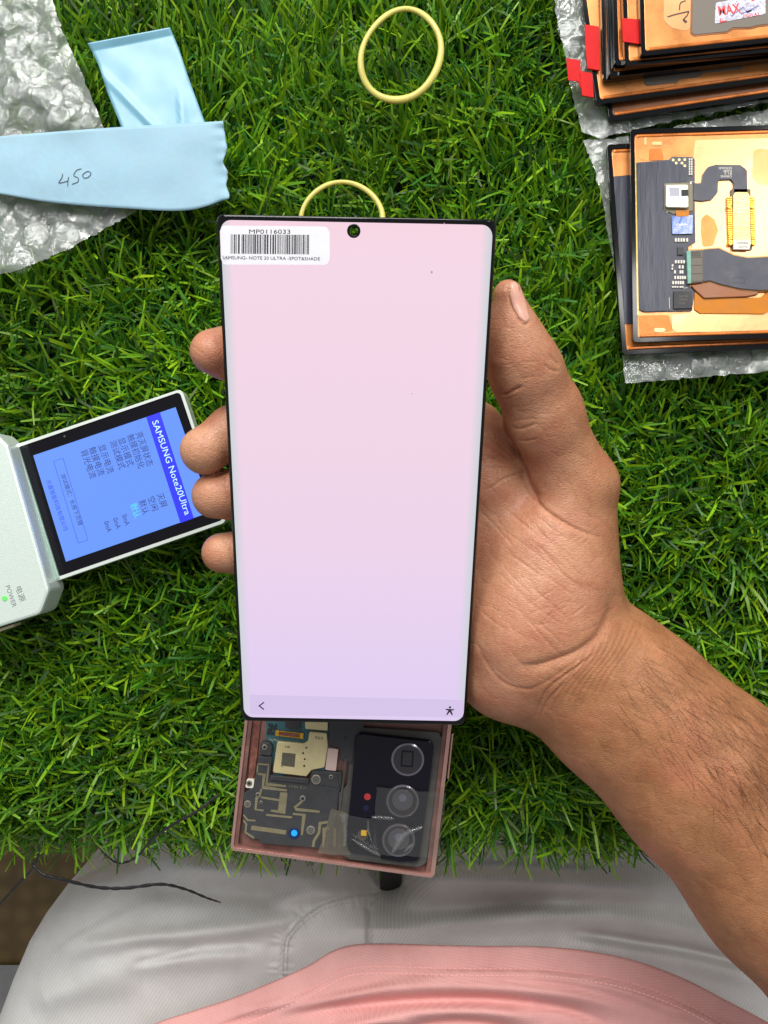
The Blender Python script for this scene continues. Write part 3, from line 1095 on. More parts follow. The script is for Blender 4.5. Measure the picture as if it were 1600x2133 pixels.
def mesh_from(name, verts, quads):
    me = bpy.data.meshes.new(name)
    me.vertices.add(len(verts)); me.vertices.foreach_set("co", verts.astype(np.float32).ravel())
    me.loops.add(len(quads) * 4); me.loops.foreach_set("vertex_index", quads.astype(np.int32).ravel())
    me.polygons.add(len(quads)); me.polygons.foreach_set("loop_start", np.arange(len(quads), dtype=np.int32) * 4)
    me.update(calc_edges=True)
    me.polygons.foreach_set("use_smooth", [True] * len(quads))
    return me


def Z6(x, y): return (940 + x / 2.133, 550 + y / 2.133)
def Z4r(x, y): return (1000 + x / 2.6667, 1150 + y / 2.6667)


person = root("person", (0.02, -0.20, -0.20), "person in pale grey trousers and pink shirt holding the lit display in one hand", "person")


def build_body():
    D, lo, vox = hand_field()
    v, q = surface_nets(D, lo, vox)
    v = relax(v, q, 6)
    me = mesh_from("tmp", v, q)
    o = bpy.data.objects.new("tmp", me); COL.objects.link(o)
    sd = o.modifiers.new("s", 'SUBSURF'); sd.levels = 1; sd.render_levels = 1
    dg = bpy.context.evaluated_depsgraph_get(); dg.update()
    me2 = bpy.data.meshes.new_from_object(o.evaluated_get(dg))
    bpy.data.objects.remove(o); bpy.data.meshes.remove(me)
    n = len(me2.vertices)
    co = np.zeros(n * 3, np.float32); me2.vertices.foreach_get("co", co); co = co.reshape(-1, 3).astype(float)
    nr = np.zeros(n * 3, np.float32); me2.vertices.foreach_get("normal", nr); nr = nr.reshape(-1, 3).astype(float)
    px = CX + co[:, 0] / (H - co[:, 2]) * FPX; py = CY - co[:, 1] / (H - co[:, 2]) * FPX
    facing = np.clip(nr[:, 2] * 2.0 + 0.3, 0, 1)
    disp = np.zeros(n)

    def groove(pts, w, depth, conv=Z6, taper=True):
        pp = np.array(smooth_line([conv(*p) for p in pts], 6))
        x0, y0 = pp.min(0) - 5 * w; x1, y1 = pp.max(0) + 5 * w
        m = np.where((px > x0) & (px < x1) & (py > y0) & (py < y1) & (facing > 0))[0]
        if not len(m): return
        best = np.full(len(m), 1e9); par = np.zeros(len(m))
        X, Y = px[m], py[m]
        for i in range(len(pp) - 1):
            a, b = pp[i], pp[i + 1]; d = b - a
            t = np.clip(((X - a[0]) * d[0] + (Y - a[1]) * d[1]) / (d @ d + 1e-9), 0, 1)
            dist = np.hypot(X - a[0] - t * d[0], Y - a[1] - t * d[1])
            u = dist < best
            best[u] = dist[u]; par[u] = (i + t[u]) / (len(pp) - 1)
        tp = np.clip(np.minimum(par, 1 - par) * 5, 0, 1) if taper else 1
        np.minimum.at(disp, m, 0)
        disp[m] -= depth * np.exp(-(best / w) ** 2) * tp * facing[m]

    # strong creases of thumb, web and wrist (picture positions), width in pixels, depth in metres
    groove([(205, 570), (240, 578), (280, 560), (322, 538)], 3.2, .00065)
    groove([(225, 600), (262, 596), (300, 580)], 2.4, .0002)
    groove([(268, 722), (310, 731), (385, 708)], 3, .00035)
    groove([(270, 700), (330, 690), (400, 690)], 2.4, .00015)
    groove([(290, 778), (330, 785), (390, 775)], 2.6, .0002)
    groove([(430, 400), (455, 430), (480, 455)], 2.4, .0003)
    groove([(410, 440), (440, 470), (485, 478)], 2.6, .0003)
    groove([(318, 870), (322, 930), (345, 1000), (400, 1075), (470, 1130), (570, 1185), (700, 1225)], 4.2, .0007)
    groove([(318, 880), (330, 950), (360, 1010), (400, 1050)], 9, .0012)
    for pts in ([(135, 800), (220, 850), (318, 900)], [(140, 850), (230, 880), (315, 905)], [(150, 905), (240, 905), (315, 915)],
                [(190, 975), (250, 945), (320, 925)], [(150, 1010), (230, 960), (312, 930)], [(140, 760), (220, 810), (300, 880)]):
        groove(pts, 2.4, .00032)
    groove([(285, 1775), (360, 1790), (440, 1770), (560, 1725), (650, 1660), (705, 1560), (725, 1440)], 11, .0009)
    groove([(300, 1780), (380, 1783), (450, 1765), (560, 1722), (650, 1650)], 3.0, .00026)
    groove([(95, 1640), (140, 1745), (220, 1850), (330, 1890), (420, 1858), (520, 1790), (650, 1695)], 4.0, .00026)
    groove([(370, 2025), (395, 1955), (440, 1880), (560, 1790), (660, 1715)], 3.0, .0004)
    groove([(385, 2035), (430, 1940), (520, 1850)], 2.6, .00035)
    for i in range(9):
        x = 430 + i * 34
        groove([(x - 60, 2010 - i * 6), (x + 10, 1900 - i * 10), (x + 110, 1790 - i * 14), (x + 170, 1690 - i * 20)], 2.0, .00016)
    rr = random.Random(3)
    for i in range(26):                                     # fine slanting lines over the ball of the thumb
        x, y = rr.uniform(110, 480), rr.uniform(1050, 1620)
        L = rr.uniform(120, 330); a = math.radians(rr.uniform(33, 48))
        groove([(x, y), (x + L * .5 * math.cos(a), y + L * .5 * math.sin(a) + rr.uniform(-8, 8)), (x + L * math.cos(a), y + L * math.sin(a))], 1.9, rr.uniform(.0001, .00024))
    for i in range(16):                                     # and the ones that cross them
        x, y = rr.uniform(250, 600), rr.uniform(1150, 1650)
        L = rr.uniform(80, 200); a = math.radians(rr.uniform(-50, -20))
        groove([(x, y), (x + L * .5 * math.cos(a), y + L * .5 * math.sin(a)), (x + L * math.cos(a), y + L * math.sin(a))], 1.8, rr.uniform(.00006, .00014))
    for i in range(12):                                     # thumb
        x, y = rr.uniform(200, 420), rr.uniform(300, 850)
        L = rr.uniform(50, 110)
        groove([(x, y), (x + L * .5, y + rr.uniform(-6, 4)), (x + L, y - rr.uniform(0, 14))], 1.8, rr.uniform(.00006, .00014))
    groove([(1064, 586), (1060, 612), (1068, 643), (1081, 666), (1095, 677), (1106, 670)], 2.2, .0005, lambda a, b: (a, b))
    # tendons and slow unevenness of the forearm
    lump = np.array([noise.noise(Vector(c) * 55.0) for c in co[::1]]) * 0.0006 if n < 900000 else 0
    co2 = co + nr * (disp + lump)[:, None]
    org = np.array(ORG[person.name])
    me2.vertices.foreach_set("co", (co2 - org).astype(np.float32).ravel())
    # palm side is pinker than thumb back and forearm
    s = ((px - 1180) * 0.70 + (py - 1370) * 0.71)
    palm = np.clip(0.5 - s / 110.0, 0, 1)
    right = np.clip((px - (1165 + 0.20 * (py - 1000))) / 90.0, 0, 1)
    palm *= 1 - 0.75 * right * (px > 900)
    at = me2.attributes.new("palm", 'FLOAT', 'POINT')
    at.data.foreach_set("value", palm.astype(np.float32))
    me2.update()
    me2.polygons.foreach_set("use_smooth", [True] * len(me2.polygons))
    me2.materials.clear(); me2.materials.append(M_skin)
    me2.name = "body"
    b = bpy.data.objects.new("body", me2); COL.objects.link(b)
    b.parent = person; ORG[b.name] = ORG[person.name]
    b["label"] = "right hand and bare forearm with the thumb along the display edge"
    fcs = np.zeros(len(me2.loops), np.int32); me2.loops.foreach_get("vertex_index", fcs)
    return b, co2, fcs.reshape(-1, 4)


body, bco, bfaces = build_body()
tree = BVHTree.FromPolygons([tuple(x) for x in bco], [tuple(f) for f in bfaces])


def cast(px, py):
    d = Vector(((px - CX) / FPX, -(py - CY) / FPX, -1.0)).normalized()
    return tree.ray_cast(Vector((0, 0, H)), d)[:2]


def build_nail():
    out = fillet([(1064, 588), (1074, 582), (1088, 606), (1099, 640), (1104, 667), (1096, 674), (1082, 664), (1069, 642), (1061, 612)], 4, 3)
    cx, cy = np.mean([p[0] for p in out]), np.mean([p[1] for p in out])
    V, Fc = [], []
    rings = [(1.0, -0.0002), (0.97, 0.0001), (0.85, 0.0002), (0.5, 0.00026), (0.2, 0.00028)]
    m = len(out)
    for f, h in rings:
        for x, y in out:
            hit, nn = cast(cx + (x - cx) * f, cy + (y - cy) * f)
            k = f
            while hit is None and k > 0.1:
                k -= 0.05
                hit, nn = cast(cx + (x - cx) * k, cy + (y - cy) * k)
            V.append(hit + nn * h)
    for i in range(len(rings) - 1):
        for k in range(m):
            l = (k + 1) % m
            Fc.append((i * m + k, i * m + l, (i + 1) * m + l, (i + 1) * m + k))
    Fc.append(tuple((len(rings) - 1) * m + k for k in range(m)))
    mk("thumb_nail", V, Fc, M_nail, person, True)


build_nail()


def build_arm_hair():
    rr = random.Random(11)
    V, Fc = [], []
    count = 0
    while count < 1000:
        t = rr.random() ** 0.75
        # along the forearm, thick on the upper (outer) side
        cx_, cy_ = 1290 + 420 * t, 1400 + 420 * t
        s = rr.random() ** 0.9
        off = 190 - 260 * s
        px, py = cx_ + off * 0.70, cy_ - off * 0.70
        if rr.random() > (0.25 + 0.75 * min(1, (off + 70) / 190)): continue
        hit, nn = cast(px, py)
        if hit is None: continue
        count += 1
        base = Vector((0.72 - 0.20 * t, -0.66 - 0.18 * t, 0)).normalized()
        ang = rr.gauss(-0.05, 0.26)
        d = Vector((base.x * math.cos(ang) - base.y * math.sin(ang), base.x * math.sin(ang) + base.y * math.cos(ang), 0))
        d = (d - nn * d.dot(nn)).normalized()
        L = rr.uniform(0.005, 0.015)
        curl = rr.gauss(0, 0.35)
        p = hit.copy()
        r0 = rr.uniform(0.000018, 0.000036)
        seg = 5
        pts = []
        for k in range(seg + 1):
            pts.append(p.copy())
            d = (d + nn * 0.02 + nn.cross(d) * curl * 0.22).normalized()
            p = p + d * L / seg + nn * (0.00022 if k == 0 else 0)
            q = tree.find_nearest(p)
            if q[0] is not None:
                dist = (p - q[0]).dot(q[1])
                if dist < 0.00008: p = q[0] + q[1] * 0.0001
                elif dist > 0.0007: p = q[0] + q[1] * 0.0007
        b = len(V)
        for k, c in enumerate(pts):
            r = r0 * (1 - 0.75 * k / seg)
            dd = (pts[min(seg, k + 1)] - pts[max(0, k - 1)]).normalized()
            sd = dd.cross(nn).normalized()
            V += [c + sd * r, c - sd * r, c + nn * r]
        for k in range(seg):
            for a, e in ((0, 2), (2, 1), (1, 0)):
                Fc.append((b + 3 * k + a, b + 3 * k + e, b + 3 * k + 3 + e, b + 3 * k + 3 + a))
    o = mk("arm_hair", V, Fc, M_hair, person)
    tag(o, kind="stuff")


build_arm_hair()


def seg_dist(X, Y, pts):
    best = np.full(X.shape, 1e9); par = np.zeros(X.shape); side = np.zeros(X.shape)
    n = len(pts) - 1
    for i in range(n):
        a, b = np.array(pts[i][:2]), np.array(pts[i + 1][:2]); d = b - a
        t = np.clip(((X - a[0]) * d[0] + (Y - a[1]) * d[1]) / (d @ d + 1e-9), 0, 1)
        dist = np.hypot(X - a[0] - t * d[0], Y - a[1] - t * d[1])
        u = dist < best
        best[u] = dist[u]; par[u] = (i + t[u]) / n
        cr = d[0] * (Y - a[1]) - d[1] * (X - a[0])
        side[u] = np.sign(cr[u])
    return best, par, side


FLY = [(584, 2030), (586, 1990), (590, 1955), (606, 1932), (635, 1905), (676, 1880), (735, 1866), (790, 1860)]


def trouser_height(X, Y):
    """height of the trousers under picture position (X, Y), metres"""
    z = np.full(X.shape, -0.105)
    # two thighs that sink towards the knees, a valley between them
    z -= 0.030 * np.clip((1960 - Y) / 260, 0, 1.6) ** 1.2
    valley = np.exp(-((X - 800) / 70) ** 2) * np.clip((1935 - Y) / 90, 0, 1)
    z -= 0.034 * valley
    z += 0.012 * np.exp(-((X - 330) / 260) ** 2) + 0.010 * np.exp(-((X - 1200) / 300) ** 2)
    folds = [  # line, width px, height
        ([(120, 1985), (250, 1962), (400, 1945), (560, 1925), (640, 1905)], 17, .0034),
        ([(245, 1975), (420, 1972), (560, 1962)], 13, -.0022),
        ([(150, 2040), (280, 2005), (420, 1990), (560, 1990)], 22, .0024),
        ([(270, 2008), (360, 1990), (420, 1975)], 8, -.0018),
        ([(330, 1800), (470, 1812), (600, 1822), (700, 1850)], 22, .0040),
        ([(280, 1850), (450, 1858), (620, 1868)], 20, -.0030),
        ([(560, 1880), (660, 1862), (780, 1858)], 14, .0026),
        ([(830, 1835), (1000, 1828), (1200, 1838), (1420, 1858)], 22, .0052),
        ([(840, 1800), (1050, 1800), (1300, 1815)], 14, -.0034),
        ([(810, 1902), (950, 1895), (1100, 1882), (1260, 1888)], 16, -.0030),
        ([(820, 1925), (1000, 1918), (1200, 1905), (1400, 1930), (1560, 1980)], 20, .0036),
        ([(1180, 1940), (1320, 1962), (1460, 1985), (1600, 2025)], 9, -.0030),
        ([(1160, 1965), (1300, 1985), (1450, 2010), (1600, 2050)], 15, .0028),
        ([(60, 2090), (160, 2060), (300, 2040)], 24, .0022),
        ([(1500, 1900), (1580, 1940), (1680, 2000)], 20, .0030),
    ]
    for pts, w, hgt in folds:
        d, par, _ = seg_dist(X, Y, smooth_line(pts, 6))
        z += 1.9 * hgt * np.exp(-(d / (1.25 * w)) ** 2) * np.clip(np.minimum(par, 1 - par) * 6, 0, 1)
    # flap of the fly: a step along its stitched edge, and along its opening
    fl = smooth_line(FLY, 8)
    d, par, side = seg_dist(X, Y, fl)
    flap = (side < 0) & (X < 766) & (Y < 2120) if False else (side > 0)
    onflap = ((side * -1) > 0)
    inside_ = np.zeros(X.shape, bool)
    poly = fl + [(766, 1893), (763, 2040)]
    inside_ = inside(poly, X, Y)
    dl = np.minimum(d, np.abs(X - 764))
    z += np.where(inside_, 0.0022 * np.clip(dl / 5, 0, 1) + 0.0014, 0)
    z -= 0.0011 * np.exp(-(d / 4.0) ** 2) * (0.7 + 0.3 * np.sin(par * 150))
    z -= 0.0030 * np.exp(-((X - 770) / 4.5) ** 2) * np.clip((Y - 1888) / 8, 0, 1)
    z += 0.0005 * np.sin(par * 95 + 3 * np.sin(par * 21)) * np.exp(-((d - 14) / 12) ** 2)      # puckers
    return z


def build_trousers():
    vs = np.arange(1690, 2262, 3.0)
    left = [(1660, 420), (1720, 345), (1760, 292), (1790, 245), (1815, 190), (1840, 143), (1900, 98), (1960, 62), (2040, 28), (2110, 2), (2200, -40), (2300, -80)]
    ly = np.array([p[0] for p in left]); lx = np.array([p[1] for p in left])
    R = 110.0   # pixels over which the thigh rolls off
    drop = [(-1, 0.16, 55), (-1, 0.12, 30), (-1, 0.085, 10), (-1, 0.06, 2)]
    ncol = 560
    V, Fc = [], []
    rows = []
    for v in vs:
        x0 = np.interp(v, ly, lx)
        row = []
        s = np.concatenate([np.array([0, .3, 1, 2.2, 4, 6.5, 10]), np.linspace(14, 1720 - x0, ncol)])
        X = x0 + s; Y = np.full(X.shape, v)
        z = trouser_height(X, Y)
        roll = 0.040 * (1 - np.sqrt(np.clip(1 - (1 - np.clip(s / R, 0, 1)) ** 2, 0, 1)))
        z = z - roll
        for _, dz, inn in drop:
            q = P(x0, v, z[0]); q.z -= dz; q.x += inn * 0.0002
            row.append(q)
        for a, b, c in zip(X, Y, z): row.append(P(a, b, c))
        rows.append(row)
    m = len(rows[0])
    for r in rows: V += r
    for i in range(len(rows) - 1):
        for k in range(m - 1):
            Fc.append((i * m + k, (i + 1) * m + k, (i + 1) * m + k + 1, i * m + k + 1))
    t = mk("trousers", V, Fc, M_trouser, person, True)
    t["label"] = "pale grey twill trousers with a stitched fly"
    # two rows of stitches along the fly
    SV, SF = [], []
    for off in (5.0, 13.0):
        line = smooth_line(FLY, 14)
        acc = 0
        pts = []
        for i in range(len(line) - 1):
            a, b = Vector(line[i]), Vector(line[i + 1])
            nn = Vector((-(b - a).y, (b - a).x)).normalized()
            pts.append(((a + nn * off), (b - a).normalized()))
        for i in range(0, len(pts) - 1, 3):
            c, d = pts[i]
            e = Vector((-d.y, d.x))
            q = [c + d * 3.3 * u + e * w for u, w in ((-1, -.8), (1, -.8), (1, .8), (-1, .8))]
            z = float(trouser_height(np.array([c.x]), np.array([c.y]))[0])
            b = len(SV)
            SV += [P(p.x, p.y, z + 0.0005) for p in q] + [P(p.x, p.y, z - 0.0006) for p in q]
            SF += [(b, b + 1, b + 2, b + 3), (b, b + 4, b + 5, b + 1), (b + 1, b + 5, b + 6, b + 2), (b + 2, b + 6, b + 7, b + 3), (b + 3, b + 7, b + 4, b)]
    st = mk("stitching", SV, SF, M_thread_grey, t)
    tag(st, kind="stuff")


build_trousers()

HEM = [(150, 2225), (310, 2140), (400, 2108), (480, 2082), (560, 2050), (640, 2014), (690, 1984), (735, 1970), (800, 1967), (900, 1970), (1000, 1972), (1120, 1973), (1220, 1982),
       (1320, 2002), (1420, 2038), (1510, 2084), (1600, 2132), (1720, 2205)]


def build_shirt():
    hem = smooth_line(HEM, 14)
    rows = [(-2, -.006), (0, -.0042), (-1.5, -.0026), (-1.2, -.0012), (0.5, -.0003), (3, 0)] + [(t, 0) for t in np.concatenate([np.arange(6, 70, 3.5), np.arange(70, 300, 5)])]
    hx = np.array(hem)

    def height(X, Y, T):
        z = np.full(X.shape, -0.060) + 0.018 * (1 - np.exp(-np.maximum(T, 0) / 130))
        z += 0.010 * np.exp(-((X - 1000) / 420) ** 2)
        folds = [
            ([(470, 2120), (620, 2090), (800, 2060), (1000, 2055), (1200, 2075), (1350, 2120)], 15, .0028),
            ([(560, 2120), (760, 2092), (980, 2082), (1160, 2098), (1290, 2140)], 11, -.0020),
            ([(700, 2140), (850, 2112), (1010, 2108), (1130, 2125)], 15, .0028),
            ([(820, 2042), (980, 2030), (1150, 2036), (1320, 2072), (1450, 2130)], 12, .0018),
            ([(800, 2150), (960, 2128), (1100, 2150)], 10, -.0022),
            ([(430, 2150), (560, 2108), (700, 2068), (820, 2040)], 10, -.0014),
            ([(600, 2170), (760, 2135), (900, 2135)], 14, .0022),
            ([(1380, 2090), (1480, 2130), (1580, 2180)], 12, .0018),
        ]
        for pts, w, hgt in folds:
            d, par, _ = seg_dist(X, Y, smooth_line(pts, 6))
            z += 1.5 * hgt * np.exp(-(d / w) ** 2) * np.clip(np.minimum(par, 1 - par) * 5, 0, 1)
        z -= 0.0005 * np.exp(-((T - 46) / 2.5) ** 2) + 0.0005 * np.exp(-((T - 60) / 2.5) ** 2)
        z += 0.0012 * np.sin(X * 0.021 + 1.0) * np.exp(-np.maximum(T, 0) / 70)
        return z

    def nrm(i):
        a, b = hx[max(0, i - 1)], hx[min(len(hx) - 1, i + 1)]
        d = (b - a) / np.linalg.norm(b - a)
        n_ = np.array([-d[1], d[0]])
        return n_ if n_[1] > 0 else -n_

    N = np.array([nrm(i) for i in range(len(hx))])
    # keep the normals from crossing: lean them all towards straight down
    N = 0.35 * N + 0.65 * np.array([0, 1.0]); N /= np.linalg.norm(N, axis=1)[:, None]
    V, Fc = [], []
    for t, dz in rows:
        X = hx[:, 0] + N[:, 0] * t; Y = hx[:, 1] + N[:, 1] * t
        z = height(X, Y, np.full(X.shape, t)) + dz
        V += [P(a, b, c) for a, b, c in zip(X, Y, z)]
    m = len(hx)
    for i in range(len(rows) - 1):
        for k in range(m - 1):
            Fc.append((i * m + k, (i + 1) * m + k, (i + 1) * m + k + 1, i * m + k + 1))
    s = mk("shirt", V, Fc, M_shirt, person, True)
    s["label"] = "pink jersey shirt with a double-stitched hem"
    SV, SF = [], []
    dense = np.array(smooth_line(HEM, 60))
    ln = np.concatenate([[0], np.cumsum(np.linalg.norm(np.diff(dense, axis=0), axis=1))])
    for off, ph in ((46.0, 0.0), (60.0, 4.0)):
        p = ph
        while p < ln[-1] - 12:
            c0 = np.array([np.interp(p, ln, dense[:, 0]), np.interp(p, ln, dense[:, 1])])
            c1 = np.array([np.interp(p + 7.5, ln, dense[:, 0]), np.interp(p + 7.5, ln, dense[:, 1])])
            i = np.argmin(np.abs(hx[:, 0] - c0[0])); nn = N[i]
            a, b = c0 + nn * off, c1 + nn * off
            d = (b - a) / (np.linalg.norm(b - a) + 1e-9); e = np.array([-d[1], d[0]])
            w = 1.25 if off > 50 else 0.75
            q = [a - e * w, b - e * w, b + e * w, a + e * w]
            z = float(height(np.array([c0[0] + nn[0] * off]), np.array([c0[1] + nn[1] * off]), np.array([off]))[0])
            bI = len(SV)
            SV += [P(x, y, z + 0.0005) for x, y in q] + [P(x, y, z - 0.0006) for x, y in q]
            SF += [(bI, bI + 1, bI + 2, bI + 3), (bI, bI + 4, bI + 5, bI + 1), (bI + 1, bI + 5, bI + 6, bI + 2), (bI + 2, bI + 6, bI + 7, bI + 3), (bI + 3, bI + 7, bI + 4, bI)]
            p += 10.5
    st = mk("stitching", SV, SF, M_thread_pink, s)
    tag(st, kind="stuff")


build_shirt()

# flat black strip filling the gap between the knees
v_ = smooth_line([(812, 1640, -.064), (812, 1720, -.085), (813, 1790, -.115), (814, 1845, -.142), (810, 1900, -.168)], 6)
o = tube("black_strip", [P(a, b, c) for a, b, c in v_], 0.0062, M_blackm, sides=10, flat=0.3, loc=P(812, 1830, -.118))
tag(o, "short black strip hanging between the knees under the turf edge", "strap")

# ------------------------------------------------------------------ opened phone lying at the mat's edge


def Z5(x, y): return (460 + x / 2.963, 1420 + y / 2.963)
def Zc(x, y): return (680 + x / 5.714, 1500 + y / 5.714)


def zz(conv, pts): return [conv(*p) for p in pts]


def build_open_phone():
    fr = level(0.0)
    rt = root("opened_phone", P(735, 1640, 0.0), "opened rose gold phone with bare board and three camera lenses, below the lit display", "phone")
    up = 4.2   # the left edge runs this far (in zoom units) up under the display
    bl, br = (58, 1040), (1318, 1214)
    tl = (58 + 0.113 * 2700, 1040 - 2700); tr = (1318 + 0.113 * 2700, 1214 - 2700)
    outer = fillet(zz(Z5, [tl, tr, br, bl]), [4, 4, 12, 10], 6)

    def ins(l, r, b, t):
        return fillet(zz(Z5, [(tl[0] + l, tl[1] + t), (tr[0] - r, tr[1] + t), (br[0] - r - 6, br[1] - b - 3), (bl[0] + l + 3, bl[1] - b)]), [4, 4, 8, 8], 6)
    rim_in = ins(16, 18, 18, 20)
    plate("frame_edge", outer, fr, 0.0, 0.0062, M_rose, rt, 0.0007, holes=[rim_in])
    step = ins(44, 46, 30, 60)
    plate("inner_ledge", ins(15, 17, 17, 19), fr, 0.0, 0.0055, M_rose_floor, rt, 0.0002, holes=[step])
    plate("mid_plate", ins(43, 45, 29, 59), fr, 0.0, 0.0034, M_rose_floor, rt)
    # side channel with worn paint, and its tab
    plate("side_channel", fillet(zz(Z5, [(196, 150), (256, 156), (214, 560), (196, 606), (168, 596)]), 4), fr, 0.0030, 0.0042, M_rose_dark, rt, 0.0002)
    plate("side_key", fillet(zz(Z5, [(1424, 320), (1437, 322), (1408, 600), (1396, 600)]), 2), fr, 0.002, 0.0045, M_rose, rt, 0.0003)
    tabp = fillet(zz(Z5, [(160, 602), (208, 606), (200, 660), (150, 655)]), 4)
    tb_ = plate("screw_tab", tabp, fr, 0.003, 0.0054, M_white, rt, 0.0002)
    # board
    pcb = zz(Z5, [(283, 120), (672, 150), (664, 390), (700, 420), (640, 552), (560, 545), (330, 590), (312, 460), (322, 388), (278, 358)])
    bd = plate("circuit_board", pcb, fr, 0.0030, 0.0043, M_pcb, rt, 0.0001)
    comps = []
    rr = random.Random(5)
    for r in range(7):
        for c in range(4):
            if rr.random() < 0.85:
                comps.append(rect(*Z5(298 + c * 14 - r * 1.5, 262 + r * 10 + c), 3.2, 2.2, rr.choice([0, 5, 90])))
    multi("small_component", comps, fr, 0.0042, 0.0048, M_char, bd)
    multi("solder_pad", [rect(*Z5(302 + k * 9, 356 + (k % 3) * 4), 1.6, 2.4, 5) for k in range(6)], fr, 0.0042, 0.0045, M_can, bd)
    plate("square_chip", zz(Z5, [(400, 232), (492, 240), (490, 292), (425, 292), (398, 280)]), fr, 0.0042, 0.0050, M_char, bd, 0.0001)
    cn = plate("board_connector", zz(Z5, [(352, 308), (500, 322), (498, 346), (350, 332)]), fr, 0.0042, 0.0050, M_rose_dark, bd, 0.0001)
    for pts in ([(338, 300), (360, 302), (358, 338), (336, 334)], [(488, 316), (511, 318), (509, 355), (486, 351)], [(360, 304), (488, 317), (488, 322), (360, 309)], [(358, 331), (486, 345), (486, 350), (358, 336)]):
        plate("gold_end", zz(Z5, pts), fr, 0.0046, 0.0054, M_gold, bd, 0.0001)
    # shield cans
    can = fillet(zz(Z5, [(348, 368), (512, 382), (538, 365), (546, 308), (654, 318), (660, 400), (640, 530), (560, 546), (528, 586), (320, 562)]), [5, 5, 5, 5, 4, 4, 4, 6, 4, 4])
    cn = plate("shield_can", can, fr, 0.0042, 0.0056, M_can, rt, 0.0003)
    plate("shield_can", fillet(zz(Z5, [(520, 180), (664, 190), (660, 304), (520, 292)]), 3), fr, 0.0042, 0.0056, M_can, rt, 0.0003)
    plate("grey_window", zz(Z5, [(380, 437), (462, 445), (455, 528), (373, 518)]), fr, 0.0055, 0.00565, M_chip, cn)
    for x, y in ((528, 408), (508, 441), (518, 478), (515, 520)):
        plate("vent_hole", circ(*Z5(x, y), 2.1, 12), fr, 0.0055, 0.00566, M_blackm, cn)
    lettering("stamped_text", [("592", *Z5(632, 342), 17, 8, 187, 0.0), ("#1", *Z5(428, 398), 10, 8, 187, 0.0), ("F7", *Z5(372, 500), 10, 6, 96, 0.0)], fr, 0.00568, M_chip, cn)
    pl = plate("paper_label", fillet(zz(Z5, [(660, 410), (726, 417), (711, 553), (644, 545)]), 3), fr, 0.0042, 0.0053, M_pink_label, rt, 0.0002)
    # antenna cover
    cover = fillet(zz(Z5, [(232, 462), (318, 462), (304, 575), (300, 605), (540, 628), (562, 548), (640, 552), (748, 560), (745, 640), (728, 690), (716, 830), (690, 1036), (245, 998), (238, 974), (170, 966), (134, 912),
                           (140, 690), (204, 650)]), 3)
    cv = plate("antenna_cover", cover, fr, 0.0032, 0.0056, M_char, rt, 0.0002)
    plate("cover_ridge", fillet(zz(Z5, [(305, 578), (545, 600), (540, 632), (300, 608)]), 1.5), fr, 0.0054, 0.0064, M_char, cv, 0.0002)
    plate("corner_clip", fillet(zz(Z5, [(246, 374), (300, 374), (320, 400), (312, 462), (240, 452)]), 6), fr, 0.0032, 0.0062, M_char, rt, 0.0004)
    plate("raised_block", fillet(zz(Z5, [(560, 560), (715, 560), (735, 660), (640, 640), (600, 640), (545, 620)]), 4), fr, 0.0054, 0.0060, M_char, cv, 0.0002)
    lines = [([(225, 508), (300, 513)], 9), ([(228, 508), (224, 572)], 9), ([(296, 514), (290, 560)], 8), ([(222, 568), (268, 574), (260, 652), (408, 672)], 12), ([(290, 562), (282, 632), (402, 645)], 11),
             ([(250, 662), (240, 708), (222, 716), (214, 788), (264, 796)], 12), ([(250, 714), (362, 732)], 12), ([(280, 822), (440, 838)], 12), ([(506, 735), (456, 776), (464, 788), (610, 803)], 13),
             ([(445, 816), (514, 823), (500, 946)], 13), ([(140, 822), (166, 855), (214, 858)], 10), ([(140, 856), (158, 880), (152, 930), (206, 966)], 11), ([(660, 866), (612, 874), (606, 932), (574, 985), (570, 1020)], 16),
             ([(668, 905), (640, 905), (632, 1020)], 12), ([(705, 905), (700, 1020)], 18)]
    for pts, w in lines:
        plate("antenna_trace", [Z5(*p) for p in stroke_poly(pts, w)], fr, 0.0054, 0.00572, M_trace, cv)
    for pts in ([(366, 682), (412, 686), (398, 816), (308, 802), (310, 790), (352, 794)], [(190, 888), (406, 918), (401, 944), (185, 914)]):
        plate("antenna_trace", zz(Z5, pts), fr, 0.0054, 0.00573, M_trace, cv)
    lettering("stamped_text", [("C2 BH1", *Z5(528, 650), 36, 7, 187, 0.0)], fr, 0.00576, M_trace, cv)
    # screws
    for x, y, r, hh in ((165, 757, 23, .0056), (588, 605, 31, .0061), (680, 588, 14, .0061), (555, 918, 28, .0056), (505, 722, 19, .0056), (228, 698, 14, .0056), (175, 628, 19, .0054), (270, 405, 18, .0062), (248, 746, 11, .0056)):
        c = Z5(x, y)
        sc = plate("screw", circ(*c, r / 2.963, 20), fr, hh - 0.001, hh + 0.0003, M_screw, rt, 0.0002)
        r2 = r / 2.963
        if r > 20:
            plate("screw_socket", circ(*c, r2 * 0.62, 16), fr, hh, hh + 0.00036, M_char2, sc)
            multi("screw_slot", [rect(*c, r2 * 0.95, r2 * 0.26, 20), rect(*c, r2 * 0.26, r2 * 0.95, 20)], fr, hh, hh + 0.00042, M_screw, sc)
        else:
            plate("screw_slot", circ(*c, r2 * 0.5, 12), fr, hh, hh + 0.00036, M_blackm, sc)
    lp = plate("lamp_ring", circ(*Z5(453, 937), 12.2, 24), fr, 0.0054, 0.0058, M_navy, rt, 0.0001)
    plate("blue_lamp", circ(*Z5(453, 935), 6.4, 20), fr, 0.0057, 0.0060, M_cyan, lp)
